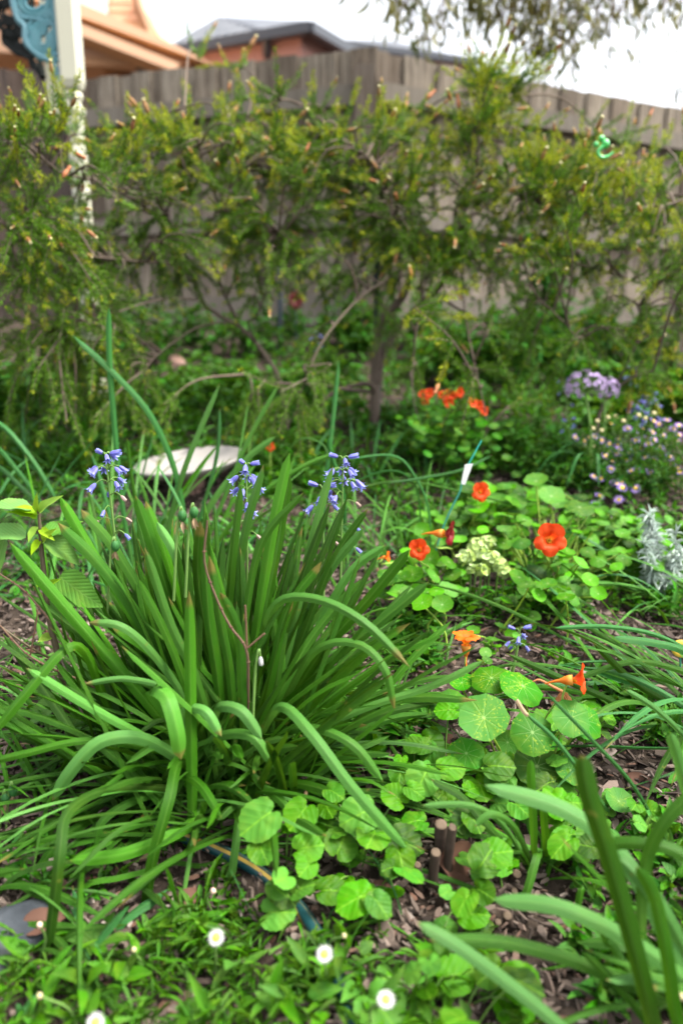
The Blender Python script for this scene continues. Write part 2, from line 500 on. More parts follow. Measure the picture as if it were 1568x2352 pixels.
M_['weed'] = veined_mat("weed_leaf", (.020, .098, .004), (.062, .182, .008), (.2, .4, .1), 'pinnate', 5, amt=.25, dv=.35)
M_['needle'] = plain_mat("bottlebrush_needle", (.036, .120, .008), (.115, .220, .010), .6, .14, .2, dv=.45, bump=0)
M_['needle_young'] = plain_mat("bottlebrush_young_needle", (.165, .290, .010), (.360, .360, .010), .6, .14, .28, dv=.35, bump=0)
M_['bark'] = plain_mat("shrub_bark", (.075, .055, .042), (.15, .115, .09), .85, .2, ns=60, bump=.5)
M_['twig'] = plain_mat("twig", (.085, .042, .028), (.14, .08, .05), .75, .25, ns=80)
M_['stem'] = plain_mat("green_stem", (.100, .220, .035), (.140, .260, .050), .5, .4, .1)
M_['stem_yel'] = plain_mat("yellow_green_stem", (.22, .36, .04), (.28, .42, .06), .5, .4, .1)
M_['stem_pur'] = plain_mat("purple_brown_stem", (.070, .052, .035), (.10, .075, .04), .5, .4)
M_['bud'] = plain_mat("bud_scales", (.22, .095, .035), (.36, .19, .07), .7, .2, .1, dv=.35, vgrad=(.50, .47, .25), vr=(.62, .86))
M_['bud_red'] = plain_mat("red_bud", (.38, .09, .035), (.42, .16, .05), .6, .3, .1)
M_['bluebell'] = plain_mat("bluebell_petal", (.125, .125, .46), (.20, .195, .60), .5, .3, .3, dv=.2, vgrad=(.30, .33, .78), vr=(.5, 1))
M_['bluebell_old'] = plain_mat("withered_bell", (.30, .22, .20), (.40, .28, .22), .7, .2, .2)
M_['mauve'] = plain_mat("mauve_petal", (.34, .25, .44), (.43, .33, .52), .6, .2, .3)
M_['aster'] = plain_mat("lilac_petal", (.25, .16, .50), (.34, .23, .58), .6, .2, .25, dv=.12)
M_['white_petal'] = plain_mat("white_petal", (.50, .50, .49), (.58, .58, .57), .6, .2, .3, dv=.05)
M_['yellow'] = plain_mat("yellow_floret", (.70, .42, .02), (.78, .50, .03), .7, .2, dv=.1)
M_['cream'] = plain_mat("cream_floret", (.40, .34, .17), (.46, .40, .20), .7, .2, dv=.1)
def petal_mat(name, c, throat, streak):
    n = N(name); u, v = n.uv()
    k = n.mix(n.island(), c, tuple(x * .86 for x in c))
    k = n.mix(n.math('MULTIPLY', n.noise(90, 4), .25), k, tuple(min(1, x * 1.15 + .01) for x in c))
    k = n.mix(n.step(v, .42, .12), k, throat)
    st = n.math('MULTIPLY', n.step(n.math('ABSOLUTE', n.math('SINE', n.math('MULTIPLY', u, 22))), .45, .05), n.math('MULTIPLY', n.step(v, .62, .3), n.step(v, .05, .2)))
    k = n.mix(n.math('MULTIPLY', st, .75), k, streak)
    n.bump(n.noise(70, 3), .3, .0015)
    return n.done(k, .5, .25, .3, k)
M_['pet_red'] = petal_mat("red_petal", (.85, .075, .010), (.72, .22, .015), (.22, .008, .004))
M_['pet_org'] = petal_mat("orange_petal", (.90, .135, .004), (.80, .36, .02), (.45, .05, .01))
M_['pet_maroon'] = petal_mat("maroon_petal", (.20, .008, .012), (.70, .30, .02), (.08, .002, .003))
M_['spur'] = plain_mat("yellow_spur", (.80, .36, .03), (.82, .44, .05), .5, .3, .3, dv=.08, vgrad=(.78, .20, .02), vr=(.0, .35))
M_['spent'] = plain_mat("withered_petal", (.55, .22, .08), (.62, .28, .12), .7, .2, .2)
M_['dry'] = plain_mat("dry_leaf", (.105, .045, .025), (.075, .034, .022), .75, .25, dv=.3)
M_['straw'] = plain_mat("straw_tip", (.36, .25, .13), (.44, .32, .19), .75, .2, .1)
M_['silver'] = plain_mat("silver_leaf", (.42, .52, .46), (.55, .64, .58), .8, .1, .15)
M_['lime'] = veined_mat("lime_floret", (.28, .44, .08), (.52, .63, .30), (.62, .72, .42), 'round', 5, amt=.4, dv=.15)
M_['cut'] = plain_mat("cut_wood", (.075, .052, .034), (.12, .085, .055), .8, .2, ns=200)
M_['stumpbark'] = plain_mat("stump_bark", (.032, .021, .016), (.065, .044, .033), .9, .15, ns=90, bump=.6)
M_['gum'] = plain_mat("gum_leaf", (.085, .125, .050), (.200, .170, .025), .5, .4, .30, dv=.45)
M_['fence'] = wood_mat("grey_weathered_wood", (.180, .142, .104), (.268, .228, .176), (.068, .050, .036))
M_['fence_shaded'] = wood_mat("shaded_fence_wood", (.075, .052, .040), (.100, .066, .048), (.040, .030, .027))  # fence wood with the shade beside the veranda put into its colour
M_['rail'] = wood_mat("rail_wood", (.205, .185, .150), (.235, .210, .170), (.12, .10, .08))
M_['post'] = wood_mat("post_wood", (.155, .120, .095), (.17, .13, .10), (.09, .07, .055))
M_['cream_paint'] = plain_mat("cream_paint", (.50, .485, .375), (.46, .45, .34), .45, .4, dv=.03, ns=14, bump=.08)
M_['teal'] = plain_mat("teal_paint", (.085, .225, .265), (.11, .26, .30), .45, .4, dv=.05, ns=20)
M_['bracket_shade'] = plain_mat("shaded_bracket_iron", (.007, .009, .008), (.01, .012, .01), .85, .08, dv=.05)  # near-black colour stands for the shaded side of the second bracket
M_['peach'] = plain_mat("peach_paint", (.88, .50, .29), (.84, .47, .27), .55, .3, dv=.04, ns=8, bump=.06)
M_['peach_dk'] = plain_mat("terracotta_paint_and_shadow", (.56, .24, .10), (.52, .22, .09), .55, .3, dv=.04, ns=8, bump=.06)  # also colours the painted shadow lines at bargeboard and roof edge
M_['soffit'] = plain_mat("grey_soffit", (.24, .21, .20), (.22, .19, .18), .7, .2, dv=.03)
M_['brick'] = plain_mat("pink_brick", (.34, .15, .12), (.30, .17, .15), .85, .2, ns=30)
M_['glass'] = plain_mat("window_glass", (.60, .68, .70), (.62, .70, .72), .12, .6, dv=.02, bump=0)
M_['gutter'] = plain_mat("dark_gutter", (.030, .036, .048), (.04, .045, .055), .4, .5, dv=.05)
M_['white_ware'] = plain_mat("white_glaze", (.36, .35, .34), (.24, .215, .19), .45, .4, dv=.05, ns=9, bump=.1)
M_['plastic_white'] = plain_mat("white_plastic", (.72, .73, .73), (.70, .71, .71), .4, .5, dv=.02, bump=0)
M_['green_wire'] = plain_mat("teal_wire", (.010, .20, .15), (.015, .23, .17), .4, .5, dv=.02, bump=0)
M_['mint'] = plain_mat("mint_plastic", (.05, .45, .09), (.07, .50, .12), .25, .6, dv=.05, bump=0)
M_['stake'] = plain_mat("blue_black_stake", (.022, .032, .045), (.028, .038, .05), .5, .4, dv=.05)
M_['rust'] = plain_mat("dark_red_enamel", (.17, .014, .014), (.12, .012, .012), .5, .4, dv=.2)
M_['yel_plastic'] = plain_mat("yellow_plastic", (.72, .44, .02), (.70, .42, .02), .4, .4, dv=.02, bump=0)
def rock_mat():
    n = N("grey_rock"); a = n.noise(14, 8)
    c = n.ramp(a, (.35, (.016, .020, .024)), (.55, (.045, .052, .060)), (.72, (.12, .13, .13)))
    n.bump(n.noise(40, 8), .6, .008); return n.done(c, .85, .25)
M_['rock'] = rock_mat()
def pink_rock():
    n = N("pink_terracotta"); c = n.ramp(n.noise(12, 6), (.3, (.22, .13, .10)), (.7, (.36, .24, .20)))
    n.bump(n.noise(50, 5), .4, .004); return n.done(c, .85, .2)
M_['terra'] = pink_rock()
def tile_roof():
    n = N("grey_roof_tiles"); u, v = n.uv()
    a = n.math('FRACT', n.math('MULTIPLY', v, 14.0)); b = n.math('SINE', n.math('MULTIPLY', u, 130.0))
    c = n.ramp(n.noise(3, 4), (.3, (.075, .085, .105)), (.7, (.125, .135, .155)))
    c = n.mix(n.step(a, .80, 1.0), c, (.10, .11, .13))
    n.bump(n.math('MULTIPLY_ADD', b, .3, a), .8, .03)
    return n.done(c, .6, .4)
M_['roof'] = tile_roof()
def soil_mat():
    n = N("dark_soil"); a = n.noise(30, 8, rough=.7); b = n.noise(4, 4)
    c = n.ramp(a, (.30, (.016, .012, .009)), (.55, (.045, .033, .025)), (.75, (.10, .078, .062)))
    c = n.mix(n.math('MULTIPLY', n.step(b, .45, .7), .5), c, (.06, .045, .034))
    n.bump(n.noise(120, 6), .9, .006)
    return n.done(c, .95, .15)
M_['soil'] = soil_mat()
def chip_mat():
    n = N("bark_mulch")
    c = n.ramp(n.island(), (0, (.022, .016, .013)), (.25, (.062, .045, .035)), (.5, (.120, .090, .072)), (.74, (.195, .152, .126)), (.88, (.12, .056, .034)), (1, (.32, .27, .235)))
    c = n.mix(n.math('MULTIPLY', n.noise(140, 4), .5), c, n.mix(.6, c, (.07, .05, .04)))
    n.bump(n.noise(160, 4, st=(1, 4, 1)), .5, .002)
    return n.done(c, .85, .25)
M_['chips'] = chip_mat()
def hose_mat():
    n = N("striped_hose"); u, v = n.uv()
    c = n.mix(n.step(n.math('ABSOLUTE', n.math('SUBTRACT', u, n.math('MULTIPLY_ADD', n.step(v, .44, .60), .33, .085))), .050, .038), (.005, .045, .050), (.36, .24, .045))
    return n.done(c, .4, .5)
M_['hose'] = hose_mat()

# ================================================================== the setting
def ground():
    xs = np.concatenate(([-250, -90, -30, -12, -7], np.arange(-4.5, 4.51, .045), [7, 12, 30, 90, 250]))
    ys = np.concatenate(([-250, -90, -30, -10, -4, -1.5, -.6], np.arange(0, 4.9, .04), [6, 9, 15, 40, 100, 300]))
    X, Y = np.meshgrid(xs, ys)
    Z = gz(X, Y)
    near = (np.abs(X) < 4.4) & (Y > .1) & (Y < 4.6)
    Z = Z + np.where(near, nr.normal(0, .004, Z.shape), 0)
    n = len(xs)
    f = [(j * n + i, j * n + i + 1, (j + 1) * n + i + 1, (j + 1) * n + i) for j in range(len(ys) - 1) for i in range(n - 1)]
    mb = MB().add(np.stack((X, Y, Z), 2).reshape(-1, 3), f, np.stack((X, Y), 2).reshape(-1, 2))
    tag(mb.build("ground", M_['soil']), kind='structure')
ground()

def chips():
    mb = MB()
    k = 42000
    y = nr.uniform(.42, 3.0, k) ** 1.0
    x = nr.uniform(-.62, .62, k) * (y + .25)
    z = gz(x, y) + nr.uniform(.001, .014, k)
    # an irregular thin chip
    base = np.array(((-.42, -.46), (.12, -.62), (.50, -.22), (.30, .38), (.02, .70), (-.52, .12)))
    V = np.vstack((np.c_[base, np.full(6, -.5)], np.c_[base * .92, np.full(6, .5)]))
    F4 = [(i, (i + 1) % 6, 6 + (i + 1) % 6, 6 + i) for i in range(6)]
    T = [(6, 7, 8), (6, 8, 9), (6, 9, 10), (6, 10, 11)]
    d = nr.normal(0, 1, (k, 3)); d[:, 2] *= .40; yv = nrm(d)
    u = np.tile(UP, (k, 1)) + nr.normal(0, .50, (k, 3))
    xv = nrm(np.cross(yv, u)); zv = np.cross(xv, yv)
    L = nr.uniform(.004, .019, k) * nr.choice((.7, 1, 1, 1.6), k); W = L * nr.uniform(.18, .62, k); H = nr.uniform(.001, .004, k)
    M = np.stack((xv * W[:, None], yv * L[:, None], zv * H[:, None]), 2)
    Tt = np.stack((x, y, z), 1)
    Wv = (np.einsum('kij,nj->kni', M, V) + Tt[:, None]).reshape(-1, 3)
    o = (np.arange(k) * 12)[:, None, None]
    mb.ch.append((Wv, [(np.array(F4)[None] + o).reshape(-1, 4), (np.array(T)[None] + o).reshape(-1, 3)], np.zeros((len(Wv), 2)), 0))
    tag(mb.build("bark_mulch", M_['chips'], smooth=False), kind='stuff')
chips()

# ------------------------------------------------------------------ paling fence with a corner towards us
CY = 4.45
CT = P(836, 112, CY)                    # top of the corner
ZT = CT[2]; ZB = float(gz(0, CY)) - .02
LT, RT = PZ(150, 186, ZT), PZ(1640, 266, ZT)
def fence(name, a, b, label, rail_px, inset, side):
    a, b = np.array((a[0], a[1], 0)), np.array((b[0], b[1], 0))
    d = nrm(b - a); L = np.linalg.norm(b - a)
    nn = np.array((d[1], -d[0], 0)); nn = nn if nn[1] < 0 else -nn       # towards the camera
    t = thing(name, (*(.5 * (a + b))[:2], ZB), label, 'fence', 'two runs of the paling fence')
    mb, mb2 = MB(), MB()
    s, k = 0.0, 0
    while s < L:
        front = k % 2 == 0
        w = rng.uniform(.120, .150) if front else rng.uniform(.075, .10)
        h = ZT - ZB + rng.uniform(-.006, .006)
        c = a + d * (s + (w * .5 if front else w * .5)) + nn * (0 if front else -.018) + UP * (ZB + h / 2)
        tilt = nrm(UP + d * rng.uniform(-.008, .008))
        box(mb if front else mb, c, w if front else w + .05, .015, h, d, nn, tilt)
        s += w + .004; k += 1
    mb.build('palings', M_['fence'], t, smooth=False)
    for h0, h1, th in rail_px:
        r = MB()
        c = .5 * (a + b) + nn * .035 + UP * h0
        box(r, c, L - inset, .045, th, d, nn)
        r.build('rail', M_['rail'], t, smooth=False)
    r = MB()
    box(r, .5 * (a + b) + nn * .022 + UP * (ZB + .11), L - inset, .025, .19, d, nn)
    r.build('plinth_board', M_['rail'], t, smooth=False)
    return t
zr = P(845, 222, CY)[2]
fence('paling_fence', LT, CT, 'grey weathered paling fence running from the cream veranda post to the corner', [(zr, 0, .10), (ZB + .62, 0, .09)], .10, -1)
tr = fence('paling_fence', CT + V3(.02, .01, 0), RT, 'grey weathered paling fence under the hanging gum leaves right of the corner post', [(zr + .02, 0, .10), (ZB + .62, 0, .09)], .10, 1)
mb = MB()
pz = P(836, 150, CY - .1)[2]
box(mb, (CT[0], CT[1] - .075, (pz + ZB) / 2), .105, .10, pz - ZB, (1, .05, 0), (-.05, 1, 0))
tag(mb.build('fence_post', M_['post'], smooth=False), 'brown square timber post standing at the corner of the paling fence', 'post')
# right-hand end post, in the shade of the shrub
e = P(1556, 800, 3.55)
mb = MB(); zb = float(gz(e[0], e[1]))
box(mb, (e[0] + .02, e[1], zb + .34), .085, .085, .70)
tag(mb.build('bed_post', M_['post'], smooth=False), 'short dark brown timber post at the back of the bed below the lilac bells', 'post')

# side stretch of fence, its shade painted dark brown, behind the veranda post
t = thing('shaded_side_fence', (LT[0] - .55, LT[1] + .1, ZB), 'side stretch of paling fence beside the veranda post, its shade put in as dark brown', 'side fence')
mb = MB(); x = LT[0] - .02; k = 0
while x > LT[0] - 1.5:
    w = rng.uniform(.10, .135)
    box(mb, (x - w / 2, LT[1] + .02 - .012 * (k % 2), ZB + .78), w + .012, .014, 1.55 + rng.uniform(-.01, .01))
    x -= w + .003; k += 1
mb.build('palings', M_['fence_shaded'], t, smooth=False)
for z in (ZB + 1.15, ZB + .45):
    mb = MB(); box(mb, (LT[0] - .76, LT[1] - .04, z), 1.44, .04, .09); mb.build('rail', M_['fence_shaded'], t, smooth=False)

# steel and blue stakes
def stake(px, pt, pb, Y, r, name, label, lean=0):
    a, b = P(px, pb, Y), P(px + lean, pt, Y)
    a[2] = gz(a[0], a[1]) - .03
    mb = MB(); tube(mb, [a, b], r, 8, seg=2)
    tag(mb.build(name, M_['stake']), label, 'stake')
stake(643, 615, 790, 3.9, .013, 'garden_stake', 'thin dark stake before the left run of fence beside the red ornament')
stake(868, 600, 1010, 2.66, .011, 'garden_stake', 'blue black stake supporting the trunk of the bottlebrush', -4)

# ------------------------------------------------------------------ houses beyond the fence
def house_peach():
    Y = 6.6
    q = lambda px, py, dy=0.0: P(px, py, Y + dy)
    t = thing('weatherboard_house', (*q(150, 160)[:2], .9), 'peach painted weatherboard house with a flared gable above the fence', 'house')
    back = V3(0, 2.5, 0)
    # gable wall with real lapped boards
    mb = MB()
    prism(mb, [q(-120, 110, .3), q(395, 150, .3), q(330, 40, .3), q(300, -60, .3), q(-120, -60, .3)], back)
    for k in range(9):
        y0 = -40 + k * 21
        x1 = 300 + max(0, (y0 + 20) * .45)
        a, b = q(70, y0 + 9, .29), q(x1, y0 + 14, .29)
        box(mb, .5 * (a + b), np.linalg.norm(b - a), .02, .085, b - a, (0, 1, -.12), np.cross(nrm(b - a), V3(0, 1, -.12)))
    mb.build('wall', M_['peach'], t, smooth=False)
    mb = MB()     # low main wall under the eave
    prism(mb, [q(-150, 420, 1.4), q(330, 420, 1.4), q(330, 130, 1.4), q(-150, 30, 1.4)], back)
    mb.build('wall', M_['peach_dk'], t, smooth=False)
    mb = MB(); prism(mb, [q(120, 34, .16), q(240, 33, .16), q(240, -70, .16), q(120, -70, .16)], V3(0, .1, 0)); w = mb.build('window', M_['glass'], t, smooth=False)
    mb = MB(); prism(mb, [q(243, 40, .12), q(259, 44, .12), q(259, -70, .12), q(243, -70, .12)], V3(0, .16, 0)); mb.build('frame', M_['peach_dk'], w, smooth=False)
    # raking bargeboard: a dark strip painted as its shadow line inside, the board outside
    mb = MB(); prism(mb, [q(296, -40, .06), q(309, -40, .06), q(322, 20, .06), q(343, 72, .06), q(334, 78, .06), q(309, 22, .06)], V3(0, .22, 0)); mb.build('barge_shadow_strip', M_['peach_dk'], t, smooth=False)
    mb = MB(); prism(mb, [q(303, -50, 0), q(312, -50, 0), q(328, 15, 0), q(366, 80, 0), q(352, 92, 0), q(340, 70, 0), q(316, 10, 0)], V3(0, .3, 0)); mb.build('bargeboard', M_['peach'], t, smooth=False)
    # the skillion eave falling to the right: cap, gutter, fascia, soffit
    def band(p0, p1, p2, p3, dy, th, name, m):
        mb = MB(); prism(mb, [q(*p3, dy), q(*p2, dy), q(*p1, dy), q(*p0, dy)], V3(0, th, 0)); mb.build(name, M_[m], t, smooth=False)
    band((0, -72), (366, 84), (497, 152), (0, -30), -.02, .4, 'roof_edge', 'peach')
    band((0, -32), (440, 137), (436, 157), (0, -18), .10, .3, 'gutter_shadow_strip', 'peach_dk')  # dark strip painted as the shadow line under the roof edge
    band((0, -20), (412, 146), (402, 164), (0, 8), -.04, .3, 'gutter', 'peach')
    band((0, 6), (376, 152), (366, 168), (0, 48), .35, .5, 'soffit', 'soffit')
    band((0, 46), (318, 150), (296, 177), (0, 96), .55, .5, 'fascia', 'peach_dk')
house_peach()

def hip_house(name, cpx, lpx, rpx, peak, Y, label, group):
    """corner of the eaves nearest to us, eaves ends left and right, height of the hip"""
    c = P(*cpx, Y); z = c[2]
    l, r = PZ(*lpx, z), PZ(*rpx, z)
    ridge = peak
    t = thing(name, (c[0], c[1], .9), label, 'house', group)
    dl, dr = nrm(l - c), nrm(r - c)
    Lk, Rk = c + dl * np.linalg.norm(l - c) * 1.25, c + dr * np.linalg.norm(r - c) * 1.25
    far = Lk + Rk - c
    mb = MB()
    mid = .5 * (c + far)
    p2 = P(*ridge[1], c[1] + ridge[2]); p1 = PZ(*ridge[0], p2[2])
    mb.add([Lk, c, p2, p1], [(0, 1, 2, 3)], [(0, 0), (1, 0), (.8, 1), (.2, 1)])
    mb.add([c, Rk, p2], [(0, 1, 2)], [(0, 0), (1, 0), (.5, 1)])
    mb.add([Rk, far, p1, p2], [(0, 1, 2, 3)], [(0, 0), (1, 0), (.8, 1), (.2, 1)])
    mb.add([far, Lk, p1], [(0, 1, 2)], [(0, 0), (1, 0), (.5, 1)])
    mb.add([Lk, c, Rk, far], [(0, 3, 2, 1)], None, 1)
    mb.build('roof', [M_['roof'], M_['soffit']], t, smooth=False)
    for a, b in ((Lk, c), (c, Rk)):
        mb = MB(); d = nrm(b - a); o = np.array((d[1], -d[0], 0)); o = o if o[1] < 0 else -o
        box(mb, .5 * (a + b) + o * .06 - UP * .05, np.linalg.norm(b - a) + .12, .10, .10, d, o)
        mb.build('gutter', M_['gutter'], t, smooth=False)
    inn = lambda p: p + (mid - p) * .14
    a, b, e, g = (inn(p) for p in (Lk, c, Rk, far))
    mb = MB(); lo = UP * (z - .7)
    hexa(mb, [a - lo, b - lo, e - lo, g - lo, a - UP * .02, b - UP * .02, e - UP * .02, g - UP * .02])
    mb.build('wall', M_['brick'], t, smooth=False)
    return t, c, dl, z
t, c, dl, z = hip_house('brick_house', (708, 58), (424, 108), (800, 112), ((500, 38), (697, 47), 1.8), 8.6, 'pink brick house with a dark grey hipped roof behind the fence', 'tiled houses beyond the fence')
mb = MB(); a = c + dl * .55 + V3(.05, -.06, -.08)
tube(mb, [a, a + V3(0, .10, -.12), a + V3(.05, .42, -.32), a + V3(.05, .42, -2.2)], .045, 8)
mb.build('downpipe', M_['gutter'], t)
hip_house('brick_house', (1092, 138), (800, 100), (1080, 160), ((850, 92), (905, 92), 2.2), 13.0, 'far house of which only a low grey roof shows over the corner of the fence', 'tiled houses beyond the fence')

# ------------------------------------------------------------------ veranda post with cast lace brackets
def veranda():
    Y = 2.95
    top, neck, low = P(152, 0, Y), P(168, 212, Y), P(192, 560, Y)
    ax = V3(top[0] + .012, Y, 0)
    x0 = P(170, 212, Y)[0]
    zt, zn = P(150, -260, Y)[2], neck[2]
    zb = float(gz(x0, Y))
    t = thing('veranda_post', (x0, Y, zb), 'cream turned veranda post with teal cast lace bracket at the left of the garden', 'post')
    mb = MB()
    h = .037; c = .010
    pr = [(-h, -h + c), (-h + c, -h), (h - c, -h), (h, -h + c), (h, h - c), (h - c, h), (-h + c, h), (-h, h - c)]
    rings = [(zn - .004, .42), (zn + .012, .82), (zn + .035, 1.0), (zt, 1.0)]
    V = [(x0 + x * s, Y + y * s, z) for z, s in rings for x, y in pr]
    F = [(i * 8 + j, i * 8 + (j + 1) % 8, (i + 1) * 8 + (j + 1) % 8, (i + 1) * 8 + j) for i in range(3) for j in range(8)]
    mb.add(V, F)
    mb.build('square_shaft', M_['cream_paint'], t, smooth=False)
    mb = MB()
    H = zn - zb
    prof = [(.020, H), (.036, H - .004), (.040, H - .014), (.036, H - .024), (.029, H - .032), (.030, H - .045), (.046, H - .058), (.047, H - .068), (.038, H - .078),
            (.036, H - .10), (.030, H - .15), (.028, H - .17), (.033, H - .19), (.040, H - .21), (.041, H - .23), (.036, H - .245), (.039, H - .30), (.042, H - .5), (.044, .3), (.046, .12), (.058, .10), (.060, 0), (.0, 0)]
    lathe(mb, [(r_ * .82, z_) for r_, z_ in prof], 24, T=(x0, Y, zb))
    mb.build('turned_shaft', M_['cream_paint'], t)
    # teal lace bracket: traced in the plane of the post, cast 16 mm thick
    def lace(Yb, f, name, m, r):
        mb = MB()
        q = lambda px, py: V3(*f(px, py))
        def scroll(cx, cy, rx, ry, a0, a1, k=1.0, rr=r):
            pts = []
            for s in np.linspace(0, 1, 16):
                a = R(a0 + (a1 - a0) * s); g = 1 - (1 - k) * s
                pts.append(q(cx + rx * g * math.cos(a), cy + ry * g * math.sin(a)))
            tube(mb, pts, rr, 6, seg=0)
        # outer edge and post edge
        tube(mb, [q(26, -60), q(30, 0), q(42, 45), q(58, 62), q(60, 95), q(82, 122), q(110, 138), q(126, 150), q(138, 178), q(153, 205)], r * 1.3, 6)
        tube(mb, [q(124, -60), q(132, 60), q(142, 130), q(154, 205)], r * 1.3, 6)
        for k in (1, .78, .56, .34): scroll(101, 92, 30 * k, 46 * k, -40, 300, .92)
        for k in (1, .74, .5): scroll(80, 5, 46 * k, 40 * k, 20, 340, .95)
        for k in (1, .6): scroll(72, 88, 15 * k, 22 * k, 0, 360)
        for k in (1, .6): scroll(118, 25, 12 * k, 26 * k, 0, 360)
        scroll(132, 150, 9, 26, 90, 330); scroll(108, 44, 22, 16, 200, 400, .7); scroll(60, 50, 14, 12, 0, 300, .5)
        tube(mb, [q(45, 40), q(85, 45), q(130, 62)], r, 6); tube(mb, [q(75, 112), q(110, 135), q(140, 140)], r, 6)
        mb.build(name, M_[m], t)
    lace(Y, lambda px, py: P(px, py, Y), 'lace_bracket', 'teal', .0088)
    # second bracket, on the far side, its backlit shade painted near black
    base = P(118, 170, Y + .35)
    lace(Y, lambda px, py: P(96 - (150 - px) * .95, 178 + (py - 205) * .76, Y + .15 + (150 - px) * .004), 'lace_bracket', 'bracket_shade', .0085)
    mb = MB(); a = P(128, 120, Y + .3)
    box(mb, (a[0], a[1], a[2] + .1), .075, .06, .75); mb.build('back_post', M_['cream_paint'], t, smooth=False)
veranda()

# ================================================================== gum tree overhead
def gum():
    t = thing('gum_tree', (3.1, 4.9, float(gz(3.1, 4.9))), 'gum tree with thin drooping leaves hanging into the top of the sky', 'tree')
    mb = MB()
    tube(mb, [(3.1, 4.9, .7), (3.0, 4.85, 2.2), (2.7, 4.7, 3.4), (2.2, 4.5, 4.4)], [.16, .13, .10, .07], 10)
    limbs = [[(2.7, 4.7, 3.4), (1.9, 4.3, 3.7), (1.1, 4.05, 3.55), (.35, 3.95, 3.35)], [(2.2, 4.5, 4.0), (1.5, 4.0, 3.7), (.9, 3.8, 3.5)],
             [(2.7, 4.7, 3.4), (2.2, 4.2, 3.3), (1.75, 3.9, 3.2)]]
    for l in limbs: tube(mb, l, [.045, .02, .008], 7)
    mb.build('trunk', M_['bark'], t)
    # drooping sprays: (px, py of the lower end, spread, leaves)
    sprays = [(905, 45, 30, 20), (945, 62, 34, 24), (985, 108, 26, 18), (1015, 80, 26, 16), (935, 15, 50, 26), (1075, 30, 30, 22), (1110, 60, 34, 26), (1150, 72, 36, 28), (1185, 98, 30, 26),
              (1215, 130, 32, 28), (1245, 165, 26, 24), (1262, 195, 16, 12), (1285, 140, 28, 22), (1310, 170, 14, 9), (1310, 95, 34, 26), (1350, 105, 26, 18), (1180, 30, 60, 34), (1260, 40, 60, 34), (1340, 40, 60, 30),
              (1100, 5, 60, 26), (1420, 45, 50, 22), (1480, 70, 24, 14), (1520, 25, 50, 20), (1440, 148, 10, 4), (1394, 160, 8, 5), (1560, 20, 40, 16), (1555, 225, 16, 9), (1200, -30, 100, 40), (1000, -30, 90, 36), (1420, -30, 100, 36)]
    lf, tw = MB(), MB()
    for px, py, sp, n in sprays:
        Y = rng.uniform(3.6, 4.1)
        b = P(px, py, Y); a = P(px + rng.uniform(-40, 60), min(py, 60) - 190, Y + rng.uniform(-.15, .15))
        m = .5 * (a + b) + V3(rng.uniform(-.05, .05), 0, .04)
        tube(tw, [a, m, b], [.005, .0018], 4, seg=8, cap=False)
        c = catmull([a, m, b], 30)
        pos, di = [], []
        for i in range(int(n * 1.5)):
            s = 1 - abs(rng.gauss(0, .28)); s = min(max(s, .25), 1)
            p = c[int(s * 29)]
            off = V3(rng.gauss(0, 1), rng.gauss(0, 1), rng.gauss(0, .5)) * sp / FPX * Y * .75
            pos.append(p + off); di.append(V3(rng.gauss(0, .45), rng.gauss(0, .45), -1))
            tube(tw, [p, p + off * .55 + V3(0, 0, .015), p + off], .0011, 3, seg=4, cap=False)
        pos, di = np.array(pos), np.array(di)
        L = nr.uniform(.05, .095, len(pos))
        leaves(lf, LANCE, pos, di, L, L * nr.uniform(.13, .20, len(pos)), up=nr.normal(0, 1, (len(pos), 3)))
    tw.build('twigs', M_['twig'], t); lf.build('foliage', M_['gum'], t)
gum()

